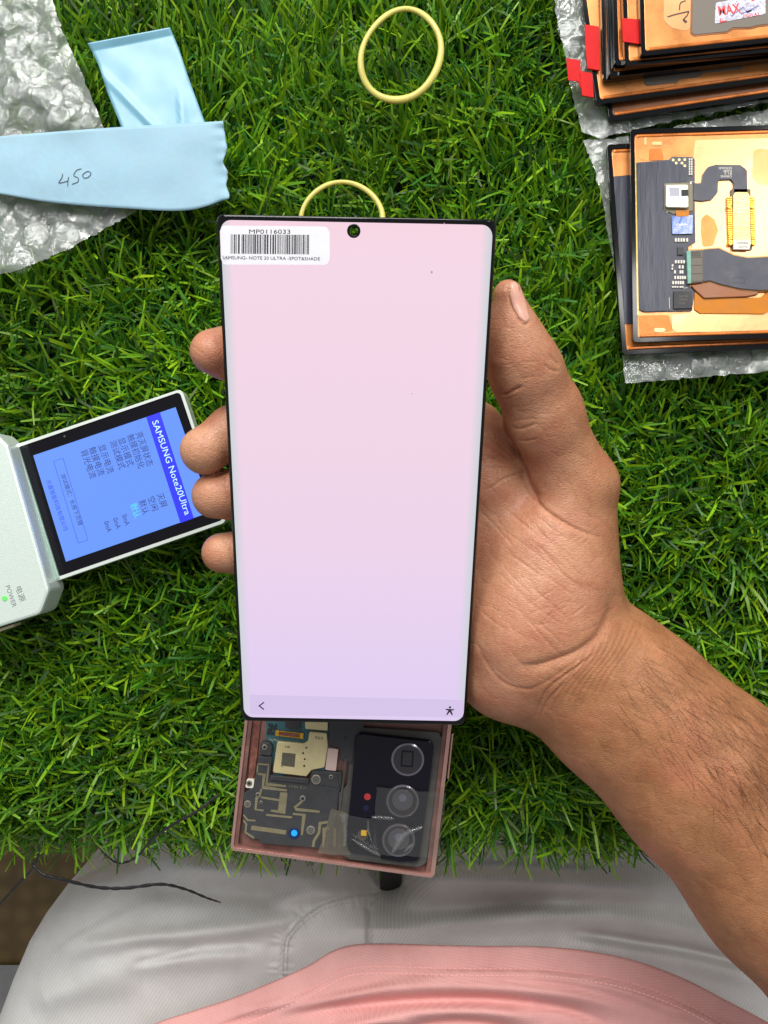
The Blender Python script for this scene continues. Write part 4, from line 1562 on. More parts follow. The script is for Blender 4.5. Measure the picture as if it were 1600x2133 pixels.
    # bracket above and dusty seat of the camera glass
    br_ = plate("camera_bracket", fillet(zz(Z5, [(668, 120), (900, 150), (880, 300), (832, 340), (812, 520), (768, 480), (738, 490), (740, 405), (692, 396), (668, 345)]), 2), fr, 0.0032, 0.0060, M_char, rt, 0.0002)
    plate("bracket_hole", circ(*Z5(769, 346), 3.3, 14), fr, 0.0059, 0.00606, M_blackm, br_)
    seat = fillet(zz(Z5, [(862, 282), (1345, 312), (1368, 350), (1322, 700), (1270, 1120), (1220, 1148), (790, 1100), (716, 1040), (728, 690), (776, 640), (800, 430), (838, 320)]), 8)
    plate("camera_seat", seat, fr, 0.0032, 0.0058, M_char2, rt, 0.0004)
    plate("seat_rail", [Z5(*p) for p in stroke_poly([(772, 470), (758, 600), (736, 760), (722, 900)], 14)], fr, 0.0056, 0.0064, M_char2, rt, 0.0002)
    plate("seat_rail", [Z5(*p) for p in stroke_poly([(838, 430), (826, 560), (806, 760), (792, 930)], 12)], fr, 0.0056, 0.0066, M_char2, rt, 0.0002)
    isl = fillet(zz(Zc, [(360, 150), (1290, 250), (1205, 950), (1100, 1690), (860, 1690), (255, 1580), (240, 1380), (290, 880)]), [16, 18, 0, 14, 0, 16, 0, 0], 8)
    ig = plate("camera_glass", isl, fr, 0.0050, 0.0078, M_camglass, rt, 0.0005)
    for (x, y, r), kind in zip(((968, 472, 200), (908, 968, 198), (860, 1435, 200)), (0, 1, 2)):
        c = Zc(x, y); R_ = r / 5.714
        ln = plate("camera_lens", circ(*c, R_, 48), fr, 0.0074, 0.0086, M_lensring, rt, 0.0005, smooth=False)
        plate("lens_face", circ(*c, R_ * 0.86, 40), fr, 0.0080, 0.0087, M_lens, ln, 0.0001)
        if kind == 0:
            plate("sensor_window", rect(*Zc(962, 460), 26, 34, 4), fr, 0.0086, 0.00876, M_camglass, ln)
            plate("sensor_frame", rect(*Zc(962, 460), 19, 27, 4), fr, 0.0086, 0.0088, solid("sensor_glass", srgb(48, 46, 50), 0.2), ln)
        else:
            plate("inner_lens", circ(*Zc(x, y - 15), R_ * 0.64, 32), fr, 0.0086, 0.0090, M_lens2, ln, 0.0003)
            plate("lens_highlight", circ(*Zc(x, y - 38), R_ * 0.24, 20), fr, 0.0089, 0.0092, M_lens3, ln, 0.0001)  # paler disc paints the highlight at the middle of the lens
    plate("red_window", circ(*Zc(488, 912), 7.0, 20), fr, 0.0077, 0.00786, M_reddot, ig)
    plate("blue_window", circ(*Zc(472, 1045), 6.0, 20), fr, 0.0077, 0.00786, M_bluedot, ig)
    fc = plate("flash_cup", circ(*Zc(430, 1370), 11, 24), fr, 0.0077, 0.00788, M_flash, ig)
    plate("flash_lamp", fillet(rect(*Zc(445, 1345), 11.5, 11, 4), 1.5), fr, 0.0078, 0.0082, M_yellow, ig)
    # clear tape stuck over the lower lenses: crinkled sheets

    def sheet(name, quad, h, amp, mat, nu=26, nv=22, seed=1):
        rs = Vector((seed * 3.1, seed * 1.7, 0))
        V, Fc = [], []
        for j in range(nv + 1):
            for i in range(nu + 1):
                u, v = i / nu, j / nv
                a = Vector(quad[0]).lerp(Vector(quad[1]), u); b = Vector(quad[3]).lerp(Vector(quad[2]), u)
                q = a.lerp(b, v)
                edge = min(u, 1 - u, v, 1 - v)
                jx = noise.noise(Vector((q.x * .05, q.y * .05, seed))) * 2.2 * (edge < 0.01)
                nz = noise.turbulence(Vector((q.x * .018, q.y * .018, seed)), 3, True)
                V.append(fr.at(q.x + jx, q.y + jx, h + amp * (nz - 0.3)))
        w = nu + 1
        for j in range(nv):
            for i in range(nu): Fc.append((j * w + i, j * w + w + i, j * w + w + i + 1, j * w + i + 1))
        return mk(name, V, Fc, mat, rt, True)
    sheet("clear_tape", zz(Zc, [(598, 796), (1425, 872), (1335, 1640), (545, 1600)]), 0.0094, 0.0004, M_clear, seed=2)
    sheet("clear_tape", zz(Zc, [(60, 1100), (560, 1180), (640, 1660), (-20, 1600)]), 0.0086, 0.0007, M_clear, seed=4)
    sheet("old_tape", zz(Z5, [(686, 786), (782, 812), (800, 1070), (598, 1062)]), 0.0066, 0.0005, M_clear_old, seed=6)
    # torn folded bits of the tape standing up

    def shard(pts, h0, h1):
        n_ = len(pts) // 2
        A, B = pts[:n_], pts[n_:][::-1]
        V, Fc = [], []
        for k, (a, b) in enumerate(zip(A, B)):
            for u in (0, .25, .5, .75, 1):
                q = Vector(Zc(*a)).lerp(Vector(Zc(*b)), u)
                V.append(fr.at(q.x, q.y, h0 + (h1 - h0) * math.sin(math.pi * u)))
        for k in range(n_ - 1):
            for u in range(4): Fc.append((k * 5 + u, k * 5 + u + 1, k * 5 + 6 + u, k * 5 + 5 + u))
        mk("tape_fold", V, Fc, M_foldtape, rt, True)
    M_foldtape = film("folded_tape", (0.93, 0.93, 0.93, 1), 0.10, 0.14, 1.8, 0.15, 200)
    shard([(290, 1400), (420, 1450), (560, 1540), (650, 1600), (640, 1630), (500, 1570), (390, 1510), (300, 1420)], 0.0082, 0.0108)
    shard([(770, 1560), (820, 1440), (900, 1340), (1020, 1290), (1140, 1250), (1140, 1300), (1050, 1340), (960, 1390), (890, 1500), (800, 1590)], 0.0094, 0.0112)
    shard([(480, 1200), (480, 1300), (520, 1420), (560, 1520), (620, 1540), (560, 1480), (520, 1300), (510, 1190)], 0.0088, 0.0104)
    shard([(150, 1120), (190, 1240), (200, 1380), (190, 1500), (240, 1500), (255, 1380), (250, 1240), (260, 1110)], 0.0082, 0.0100)
    shard([(540, 1140), (640, 1140), (720, 1145), (800, 1160), (800, 1190), (700, 1190), (620, 1180), (540, 1180)], 0.0095, 0.0104)
    shard([(920, 1560), (960, 1500), (1020, 1460), (1040, 1500), (1000, 1540), (930, 1580)], 0.0095, 0.0108)


build_open_phone()

# ------------------------------------------------------------------ screen tester with its lid open


def Zt(x, y): return (x / 3.2, 780 + y / 3.2)


def build_tester():
    rt = root("screen_tester", P(150, 1040, 0.0), "pale mint metal test box with an open lid showing a blue menu screen", "tester")
    fb = level(0.0)
    body_ = fillet(zz(Zt, [(-700, 560), (-40, 380), (52, 470), (328, 1440), (268, 1598), (-430, 1818)]), [20, 18, 6, 20, 22, 20], 6)
    plate("box_body", body_, fb, 0.0015, 0.0155, M_mint, rt, 0.0022)
    plate("rubber_base", fillet(zz(Zt, [(-640, 600), (-20, 440), (30, 500), (290, 1430), (225, 1560), (-400, 1760)]), 14), fb, -0.0002, 0.0016, M_char, rt)
    plate("side_connector", fillet(zz(Zt, [(-70, 1716), (88, 1664), (92, 1680), (-66, 1738)]), 2), fb, 0.004, 0.010, solid("beige_connector", srgb(206, 188, 160), 0.5), rt, 0.0003)
    lettering("print_text", [("POWER", *Zt(36, 1412), 47, 13.5, 71, 0.0), ("电源", *Zt(104, 1420), 32, 15, 71, 0.0)], fb, 0.01556, solid("grey_letter", srgb(120, 130, 124), 0.6), rt)
    plate("power_lamp", circ(*Zt(30, 1493), 5.6, 20), fb, 0.0153, 0.01575, M_led, rt, 0.0001)
    fl_ = level(0.0065)
    plate("hinge_bar", fillet(zz(Zt, [(48, 492), (122, 478), (398, 1362), (322, 1394)]), 3), fl_, -0.004, 0.0012, M_mint_dark, rt, 0.0008)
    plate("hinge_groove", zz(Zt, [(70, 520), (84, 517), (344, 1376), (330, 1380)]), fl_, 0.0, 0.00135, M_mint_dark, rt, 0.0004)
    lid = fillet(zz(Zt, [(58, 484), (1212, 94), (1510, 984), (330, 1392)]), [4, 14, 12, 4], 7)
    lid_in = fillet(zz(Zt, [(118, 486), (1198, 116), (1486, 970), (384, 1350)]), [7, 9, 8, 7], 7)
    plate("lid_rim", lid, fl_, -0.0055, 0.0008, M_rim, rt, 0.0007, holes=[lid_in])
    bz = plate("lid_glass", lid_in, fl_, -0.005, 0.0004, solid("lid_black_glass", (0.004, 0.0035, 0.006, 1), 0.16, spec=0.3), rt)
    disp = zz(Zt, [(222, 540), (1170, 218), (1412, 915), (440, 1248)])
    mb = lit_screen("blue_menu", [(0.0, srgb(108, 156, 252)), (1.0, srgb(102, 148, 248)), (0.5, srgb(120, 162, 253))], 1.03, 0, 1)
    sc = plate("menu_screen", disp, fl_, 0.0003, 0.00048, mb, rt)
    at = sc.data.attributes.new("uvw", 'FLOAT_VECTOR', 'POINT')
    vals = []
    for v in sc.data.vertices: vals += [0.5, min(1, max(0, (v.co.x + 0.10) * 10)), 0]
    at.data.foreach_set("vector", vals)
    mt = solid("title_blue", srgb(30, 34, 190), 0.3, emit=srgb(44, 50, 214), estr=0.85)
    tbar = plate("title_bar", zz(Zt, [(975, 285), (1066, 252), (1292, 958), (1203, 990)]), fl_, 0.0004, 0.00056, mt, sc)
    mw = solid("title_letter", srgb(150, 190, 240), 0.4, emit=srgb(170, 205, 250), estr=0.8)
    md = solid("menu_letter", srgb(20, 30, 70), 0.5, emit=srgb(30, 44, 110), estr=0.6)
    mg = solid("menu_green", srgb(50, 150, 170), 0.5, emit=srgb(60, 190, 150), estr=0.8)
    mbl = solid("menu_blue", srgb(30, 40, 150), 0.5, emit=srgb(40, 60, 190), estr=0.7)
    A = 70.5
    lettering("menu_text", [("SAMSUNG Note20Ultra", *Zt(1013, 315), 207, 19, A, 0.0)], fl_, 0.0006, mw, sc)
    rows = [("亮灭屏状态", 905, 392), ("触摸初始化", 848, 408), ("显示模式", 788, 430), ("测试模式", 732, 448), ("显示电流", 656, 476), ("触摸电流", 594, 492), ("背光电流", 538, 510)]
    it = [(t, *Zt(x, y), (74 if len(t) == 5 else 62), 17.5, A, 0.0) for t, x, y in rows]
    it += [("灭屏", *Zt(1046, 800), 30, 17, A, 0.0), ("空闲", *Zt(986, 822), 30, 17, A, 0.0), ("默认", *Zt(926, 845), 30, 17, A, 0.0)]
    it += [("0mA", *Zt(x, y), 23, 15, A, 0.0) for x, y in ((812, 940), (752, 962), (692, 984))]
    it += [("测试模式：长按下页键", *Zt(405, 668), 113, 11.5, A, 0.0)]
    lettering("menu_text", it, fl_, 0.00054, md, sc)
    lettering("menu_text", [("默认", *Zt(868, 868), 30, 17, A, 0.0)], fl_, 0.00054, mg, sc)
    lettering("menu_text", [("点嘉智能科技有限公司", *Zt(308, 706), 112, 11.5, A, 0.0)], fl_, 0.00054, mbl, sc)
    bx = [(358, 580), (420, 558), (586, 1104), (522, 1124), (358, 580)]
    for a, b in zip(bx[:-1], bx[1:]):
        plate("menu_frame", [Zt(*p) for p in stroke_poly([a, b], 2.6)], fl_, 0.0005, 0.00055, mbl, sc)
    plate("lid_screw", circ(*Zt(430, 412), 2.2, 10), fl_, 0.0003, 0.0006, M_char2, rt)


build_tester()

# ------------------------------------------------------------------ bubble wrap


def dome_mesh():
    """one air bubble: a low dome, slightly crumpled"""
    V, Fc = [], []
    nr, ns = 6, 16
    for i in range(nr + 1):
        t = i / nr
        r = math.cos(t * math.pi / 2) if i < nr else 0
        h = math.sin(t * math.pi / 2)
        if i == nr: V.append((0, 0, 0.72)); break
        for k in range(ns):
            a = 2 * math.pi * k / ns
            w = 1 + 0.10 * noise.noise(Vector((math.cos(a) * 1.7, math.sin(a) * 1.7, t * 3)))
            hh = 0.72 * h * (1 + 0.30 * noise.noise(Vector((math.cos(a) * r * 2.1 + 5, math.sin(a) * r * 2.1, 2.0))))
            V.append((r * w * math.cos(a), r * w * math.sin(a), hh))
    for i in range(nr - 1):
        for k in range(ns):
            l = (k + 1) % ns
            Fc.append((i * ns + k, i * ns + l, (i + 1) * ns + l, (i + 1) * ns + k))
    for k in range(ns): Fc.append(((nr - 1) * ns + k, (nr - 1) * ns + (k + 1) % ns, nr * ns))
    me = bpy.data.meshes.new("bubble")
    me.from_pydata(V, [], Fc); me.update()
    me.polygons.foreach_set("use_smooth", [True] * len(me.polygons))
    me.materials.append(M_bubble)
    return me


DOME = dome_mesh()


def wrap_sheet(name, poly, z, label, seed, lattice, rad, amp=0.0015, step=7.0, skip=None, ruff=0.0, tilt=None):
    loc = P(sum(p[0] for p in poly) / len(poly), sum(p[1] for p in poly) / len(poly), z)
    rt = root(name, loc, label, "bubble wrap")
    xs = [p[0] for p in poly]; ys = [p[1] for p in poly]
    pp = Vector((seed, seed * 2.3, 0))

    def zed(x, y):
        zz_ = z + amp * (noise.turbulence(Vector((x * .012, y * .012, seed)), 3, False)) * 2
        if tilt: zz_ += tilt(x, y)
        return zz_
    gx = np.arange(min(xs) - step, max(xs) + 2 * step, step); gy = np.arange(min(ys) - step, max(ys) + 2 * step, step)
    GX, GY = np.meshgrid(gx, gy)
    ins_ = inside(poly, GX, GY)
    # snap the outline: points just outside are pulled onto it, with a ragged edge
    V, idx, Fc = [], -np.ones(GX.shape, int), []
    closed = poly + [poly[0]]
    d, par, side = seg_dist(GX, GY, closed)
    use = ins_ | (d < step * 1.05)
    for j in range(GX.shape[0]):
        for i in range(GX.shape[1]):
            if not use[j, i]: continue
            x, y = GX[j, i], GY[j, i]
            if not ins_[j, i]:
                bq, bd = None, 1e9
                for k in range(len(poly)):
                    a, b = Vector(closed[k]), Vector(closed[k + 1]); e = b - a
                    t = max(0, min(1, (Vector((x, y)) - a).dot(e) / e.length_squared)); q = a + e * t
                    if (q - Vector((x, y))).length < bd: bd = (q - Vector((x, y))).length; bq = q
                k = noise.noise(Vector((x * .06, y * .06, seed))) * 5.0
                x, y = bq.x + k, bq.y + k * 0.7
            idx[j, i] = len(V)
            V.append(P(x, y, zed(x, y) + (ruff * abs(noise.noise(Vector((x * .03, y * .03, 4)))) if not ins_[j, i] else 0)))
    for j in range(GX.shape[0] - 1):
        for i in range(GX.shape[1] - 1):
            q = (idx[j, i], idx[j + 1, i], idx[j + 1, i + 1], idx[j, i + 1])
            if min(q) >= 0 and (ins_[j, i] or ins_[j + 1, i] or ins_[j, i + 1] or ins_[j + 1, i + 1]): Fc.append(q)
    sh = mk("film_sheet", V, Fc, M_wrap, rt, True)
    ox, oy, ux, uy, vx, vy = lattice
    rr = random.Random(seed)
    for a in range(-30, 31):
        for b in range(-30, 31):
            x, y = ox + ux * a + vx * b, oy + uy * a + vy * b
            if not (-80 < x < 1680 and -60 < y < 2200): continue
            q = np.array([x]), np.array([y])
            if not inside(poly, *q)[0]: continue
            if seg_dist(*q, closed)[0][0] < 16: continue
            if skip and skip(x, y): continue
            o = bpy.data.objects.new("bubble", DOME); COL.objects.link(o); o.parent = rt
            c = P(x + rr.uniform(-2, 2), y + rr.uniform(-2, 2), zed(x, y) - 0.0004)
            o.location = c - ORG[rt.name]
            s = rad * rr.uniform(0.88, 1.1)
            o.scale = (s * rr.uniform(.94, 1.06), s * rr.uniform(.94, 1.06), s * rr.uniform(0.30, 0.62))
            o.rotation_euler = (rr.uniform(-.1, .1), rr.uniform(-.1, .1), rr.uniform(0, 6.28))
    return rt


LW = [(-140, -90), (80, -90), (128, 60), (165, 140), (196, 215), (222, 280), (262, 360), (296, 432), (230, 470), (150, 515), (60, 555), (-60, 592), (-140, 605)]
wrap_sheet("bubble_wrap", LW, 0.0012, "clear bubble wrap under the blue tape strips", 3, (65, 47, 62, 3.5, 29, 51), 0.0050)

RW1 = [(1146, -90), (1160, 40), (1178, 120), (1190, 190), (1212, 275), (1250, 288), (1330, 268), (1460, 240), (1600, 212), (1760, 180), (1760, -90)]
RW2 = [(1214, 292), (1236, 345), (1256, 420), (1276, 540), (1290, 660), (1302, 798), (1390, 792), (1500, 782), (1760, 762), (1760, 196), (1600, 226), (1420, 262), (1300, 286)]
wrap_sheet("bubble_wrap", RW2, 0.0008, "clear bubble wrap beneath the pair of copper panels", 9, (1235, 320, 44, -6, 20, 40), 0.0038,
           skip=lambda x, y: (x > 1292 and 310 < y < 725), amp=0.0012)
wrap_sheet("bubble_wrap", RW1, 0.0022, "clear bubble wrap beneath the tall stack of copper panels", 5, (1168, 20, 44, -9, 14, 41), 0.0038,
           skip=lambda x, y: (x > 1215 and y < 205 - (x - 1240) * 0.14), amp=0.0012)

# ------------------------------------------------------------------ spare display panels, backs up


def panel(corner, deg, z, label, top=False, name="display_panel", left_skew=0.0, plain=True, mat=None, group=None, lip=0.0019):
    """a bare curved display lying face down; corner = its lower left corner in the picture"""
    fr = level(z)
    k = FPX / (H - z - lip)
    Lx, Wy = 0.162 * k, 0.0782 * k
    a = math.radians(-deg)
    u = Vector((math.cos(a), math.sin(a)))
    w = Vector((math.sin(a + math.radians(left_skew)), -math.cos(a + math.radians(left_skew))))
    c = Vector(corner)
    quad = lambda i0, i1, j0, j1: [tuple(c + u * i0 + w * j0), tuple(c + u * (Lx - i1) + w * j0), tuple(c + u * (Lx - i1) + w * (Wy - j1)), tuple(c + u * i0 + w * (Wy - j1))]
    mid = c + u * Lx / 2 + w * Wy / 2
    rt = root(name, P(mid.x, mid.y, z), label, "display panel", group)
    out = fillet(quad(0, 0, 0, 0), 9, 6)
    inn = fillet(quad(9, 9, 9, 9), 7, 6)
    plate("glass_rim", out, fr, 0.0, lip, M_black, rt, 0.0006, holes=[inn])
    plate("copper_back", fillet(quad(8.5, 8.5, 8.5, 8.5), 7, 6), fr, 0.0002, lip - 0.0007, mat or M_copper, rt, 0.0003)
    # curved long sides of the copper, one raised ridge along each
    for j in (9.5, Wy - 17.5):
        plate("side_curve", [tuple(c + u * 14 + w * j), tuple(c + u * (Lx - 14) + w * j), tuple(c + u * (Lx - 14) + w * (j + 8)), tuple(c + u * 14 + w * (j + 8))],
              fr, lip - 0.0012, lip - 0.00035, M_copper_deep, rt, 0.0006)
    return rt, fr, lip - 0.0007


G = "bare display panels stacked copper side up"
z0 = 0.0042
s7 = panel((1270, 252), 8.6, z0, "lowest brown-edged panel of the tall stack, sticking out at the bottom", mat=M_copper_brown, group=G)
s6 = panel((1243, 218), 7.8, z0 + .0022, "wide copper panel near the bottom of the tall stack, red tabs at left", group=G)
s5 = panel((1257, 168), 7.0, z0 + .0044, "copper panel third from the bottom of the tall stack, no red tab", left_skew=5.5, group=G)
s4 = panel((1270, 160), 6.6, z0 + .0064, "copper panel in the middle of the tall stack, edge just right of the dark gap", mat=M_copper_deep, left_skew=4.9, group=G)
s3 = panel((1281, 137), 5.6, z0 + .0086, "copper panel third from the top of the tall stack, a thin strip showing", mat=M_copper_deep, left_skew=3.7, group=G)
s2 = panel((1302, 138), 5.6, z0 + .0106, "copper panel second from the top of the tall stack with one red tab", left_skew=3.7, group=G)
s1 = panel((1336, 117), 6.2, z0 + .0128, "topmost copper panel of the tall stack with a grey pad and silver sticker", left_skew=4.6, group=G)


def Zs(x, y): return (1140 + x / 3.478, y / 3.478)


def tab(pn, pts, dz=0.0002):
    rt, fr, h = pn
    t = plate("red_tab", fillet(zz(Zs, pts), 3.0, 4), fr, 0.0019 - 0.0001, 0.0019 + dz, M_red, rt)
    # the free end droops a little
    t["label"] = "red pull tab"


tab(s6, [(138, 420), (240, 436), (246, 590), (152, 582)])
tab(s6, [(215, 560), (320, 520), (325, 640), (240, 636)], 0.0003)
tab(s6, [(236, 512), (326, 532), (338, 706), (252, 690)], 0.0006)
tab(s6, [(272, 176), (374, 192), (382, 356), (278, 350)], 0.0004)
tab(s6, [(278, 340), (380, 352), (384, 510), (292, 494)], 0.0008)
tab(s2, [(540, 130), (668, 140), (672, 318), (548, 300)], 0.0004)

# top panel details
rt, fr, h = s1
plate("film_patch", fillet(zz(Zs, [(845, -120), (1048, -120), (1040, 236), (900, 200), (845, 150)]), 16), fr, h - .0002, h + .00008, M_copper_pale, rt)
bp_ = plate("pad_border", fillet(zz(Zs, [(1042, -160), (1900, -160), (1900, 150), (1530, 196), (1478, 210), (1352, 212), (1304, 240), (1062, 264), (1036, 242)]), 5), fr, h - .0002, h + .00012, M_copper_brown, rt)
plate("graphite_pad", fillet(zz(Zs, [(1056, -150), (1880, -150), (1880, 142), (1520, 182), (1470, 196), (1345, 198), (1298, 228), (1064, 250), (1050, 236)]), 4), fr, h, h + .00025, M_graphite, rt, 0.00008)
stq = zz(Zs, [(1214, 172), (1222, 20), (1400, -14), (1580, -36), (1582, 100)])
ms = film("foil_sticker", (0.8, 0.82, 0.9, 1), 0.72, 0.2, 2.2, 0.4, 700, (0.72, 0.72, 0.80, 1))
stk = plate("foil_sticker", fillet(stq, 3), fr, h + .0002, h + .00036, solid("sticker_foil", srgb(196, 194, 210), 0.25, 0.3, var=0.25, vscale=420, bump=0.4, bscale=500), rt)
mr_ = solid("sticker_red", srgb(214, 58, 58), 0.4)
lettering("print_text", [("MAX", *Zs(1246, 112), 46, 27, -9, 0.02)], fr, h + .00042, mr_, stk)
lettering("print_text", [("DISPLAY", *Zs(1420, 128), 36, 9, -9, 0.01)], fr, h + .00042, mr_, stk)
multi("red_mark", [stroke_poly(zz(Zs, [(1252, 132), (1256, 158), (1300, 150)]), 2.2), stroke_poly(zz(Zs, [(1480, 6), (1520, -10), (1550, -20)]), 2.4)], fr, h + .00036, h + .00042, mr_, stk)
multi("violet_mark", [stroke_poly(zz(Zs, [(1330, 120), (1420, 50), (1450, 90), (1530, 40)]), 3.0), stroke_poly(zz(Zs, [(1400, 100), (1480, 76)]), 3.0)], fr, h + .00036, h + .0004, solid("violet_print", srgb(120, 118, 158), 0.4), stk)
pen = solid("pen_line", srgb(60, 34, 34), 0.5)
multi("pen_mark", [stroke_poly(smooth_line(zz(Zs, [(872, 122), (930, 104), (1026, 82)]), 6), 2.6), stroke_poly(smooth_line(zz(Zs, [(1026, 82), (1014, 112), (990, 140), (1010, 162)]), 6), [2.6] * 12 + [5] * 7),
                   stroke_poly(smooth_line(zz(Zs, [(1004, 4), (966, 22), (958, 72)]), 6), 2.4)], fr, h + .0001, h + .00016, pen, rt)

# graphite corner seen on the wide panel
rt, fr, h = s6
plate("graphite_pad", fillet(zz(Zs, [(700, 540), (1420, 470), (1410, 500), (1130, 530), (1100, 558), (965, 572), (935, 596), (720, 622), (704, 604)]), 4), fr, h, h + .0002, M_graphite, rt)

# ------------------------------------------------------------------ the pair of panels below


def Zp(x, y): return (1230 + x / 3.678, 240 + y / 3.678)


p2 = panel((1297, 739), 2.6, 0.0034, "lower panel of the pair, mostly hidden, its corners sticking out at the left", left_skew=-1.7)
rt, fr, h = p2
plate("driver_board", fillet(zz(Zp, [(168, 470), (320, 455), (360, 1590), (250, 1600)]), 3), fr, h - .0002, h + .0003, M_foil, rt)
plate("edge_strip", zz(Zp, [(160, 470), (176, 470), (262, 1610), (246, 1612)]), fr, h - .0002, h + .0004, M_yellow_label, rt)

p1 = panel((1319, 713), 1.8, 0.0062, "upper panel of the pair with a bare driver board and gold connector", left_skew=1.0)
rt, fr, h = p1
T = 0.0001
plate("film_patch", fillet(zz(Zp, [(372, 140), (780, 130), (770, 300), (600, 320), (560, 345), (372, 342)]), 8), fr, h - .0002, h + T, M_copper, rt)
plate("film_patch", fillet(zz(Zp, [(450, 260), (545, 255), (565, 345), (450, 345)]), 4), fr, h - .0002, h + 2 * T, M_copper_deep, rt)
plate("film_patch", fillet(zz(Zp, [(800, 190), (1900, 165), (1900, 1650), (655, 1662), (628, 1640), (622, 1530), (770, 1515), (790, 320)]), 7), fr, h - .0002, h + T * 1.5, M_copper_pale, rt)
plate("film_patch", fillet(zz(Zp, [(368, 1535), (600, 1530), (632, 1650), (380, 1690)]), 5), fr, h - .0002, h + T, M_copper_deep, rt)
plate("film_patch", fillet(zz(Zp, [(850, 790), (890, 756), (950, 800), (980, 880), (940, 1000), (860, 1010), (846, 900)]), 6), fr, h, h + T * 2, M_copper_deep, rt)
plate("film_patch", fillet(zz(Zp, [(1250, 260), (1900, 240), (1900, 560), (1300, 530), (1240, 470)]), 10), fr, h, h + T * 2.2, M_copper, rt)
plate("film_slot", fillet(zz(Zp, [(488, 1632), (572, 1630), (572, 1658), (488, 1660)]), 3.5), fr, h, h + T * 2.4, M_copper_pale, rt)
plate("film_slot", fillet(zz(Zp, [(470, 202), (548, 202), (548, 228), (470, 228)]), 3), fr, h, h + T * 2.4, M_copper_pale, rt)
plate("film_slot", fillet(zz(Zp, [(412, 170), (430, 168), (430, 225), (412, 228)]), 2), fr, h, h + T * 2.4, M_copper_pale, rt)
# driver board: dark foil at the left, plain slate at the right
db = plate("driver_board", fillet(zz(Zp, [(348, 362), (600, 340), (626, 318), (776, 318), (800, 336), (800, 640), (806, 975), (752, 1004), (748, 1290), (800, 1350), (780, 1500), (415, 1508), (368, 1490)]), 3), fr, h, h + .0005, M_slate, rt, 0.0001)
plate("foil_cover", fillet(zz(Zp, [(350, 368), (600, 350), (744, 400), (744, 500), (604, 530), (596, 720), (612, 1100), (612, 1496), (420, 1502), (370, 1484)]), 3), fr, h + .0004, h + .00062, M_foil, db)
plate("edge_strip", zz(Zp, [(336, 345), (350, 345), (372, 1530), (356, 1534)]), fr, h, h + .0006, M_yellow_label, db)
for x, y in ((634, 343), (680, 341), (723, 340), (657, 366), (702, 366), (723, 387)):
    plate("gold_pad", circ(*Zp(x, y), 2.9, 14), fr, h + .0004, h + .0007, M_can, db)
bits = []
for r in range(7):
    for c in range(2): bits.append(rect(*Zp(760 + c * 17, 336 + r * 19), 2.6, 3.6))
for x in (655, 676, 698, 718, 742): bits.append(rect(*Zp(x, 955), 3.4, 7.2))
for r, (y, xs) in enumerate(((1122, (655, 676, 698, 718)), (1162, (684, 708)), (1200, (648, 690, 706)), (1243, (650, 672, 690, 708, 726)), (1282, (634, 655, 674, 692, 710)), (1315, (632, 650, 668, 690, 706)))):
    for x in xs: bits.append(rect(*Zp(x, y), 3.2, 6.4 if r < 5 else 3.0))
for x, y in ((630, 1150), (628, 1175), (770, 520)): bits.append(rect(*Zp(x, y), 3.0, 4.2))
for b_ in bits: plate("small_component", b_, fr, h + .0004, h + .0010, M_white, db)
multi("small_mark", [stroke_poly(zz(Zp, q), 0.9) for q in ([(604, 1395), (606, 1480)], [(600, 735), (580, 744)], [(715, 1325), (745, 1322)], [(760, 510), (785, 508)], [(852, 1035), (852, 1100)], [(858, 1195), (858, 1270)])], fr, h + .0005, h + .0008, M_white, db)
ch = plate("square_chip", fillet(zz(Zp, [(640, 1348), (778, 1346), (780, 1480), (640, 1482)]), 1), fr, h + .0004, h + .0012, M_char, db, 0.0001)
lettering("stamped_text", [("S6SY78", *Zp(678, 1395), 18, 7, 0, 0.0), ("1X2AKR", *Zp(678, 1420), 18, 7, 0, 0.0), ("V10", *Zp(680, 1450), 12, 7, 0, 0.0)], fr, h + .00124, M_graphite, ch)
plate("square_chip", zz(Zp, [(668, 1010), (712, 1010), (712, 1070), (668, 1070)]), fr, h + .0004, h + .0010, M_char, db, 0.0001)
cf = plate("can_seat", fillet(zz(Zp, [(566, 522), (782, 516), (784, 730), (640, 756), (566, 726)]), 3), fr, h + .0004, h + .0008, M_trace, db)
cn = plate("nickel_can", fillet(zz(Zp, [(580, 530), (752, 528), (755, 710), (578, 706)]), 5), fr, h + .0006, h + .0020, M_silver, rt, 0.0003)
plate("grey_square", zz(Zp, [(605, 553), (682, 552), (683, 618), (605, 619)]), fr, h + .0018, h + .00206, solid("grey_square", srgb(170, 170, 182), 0.5), cn)
plate("black_label", zz(Zp, [(696, 570), (750, 569), (750, 618), (697, 619)]), fr, h + .0018, h + .0021, M_blackm, cn)
plate("gold_foot", fillet(zz(Zp, [(650, 728), (758, 724), (752, 772), (660, 776)]), 2), fr, h + .0006, h + .0011, M_amber, cn)
plate("blue_film", fillet(zz(Zp, [(622, 772), (786, 764), (782, 906), (628, 910)]), 2), fr, h + .0006, h + .0010, M_bluetape, rt)
multi("white_mark", [stroke_poly(smooth_line(zz(Zp, q), 5), 1.6) for q in ([(655, 850), (668, 832), (690, 840), (700, 826)], [(700, 850), (730, 832), (748, 860)])], fr, h + .001, h + .00106, M_white, rt)
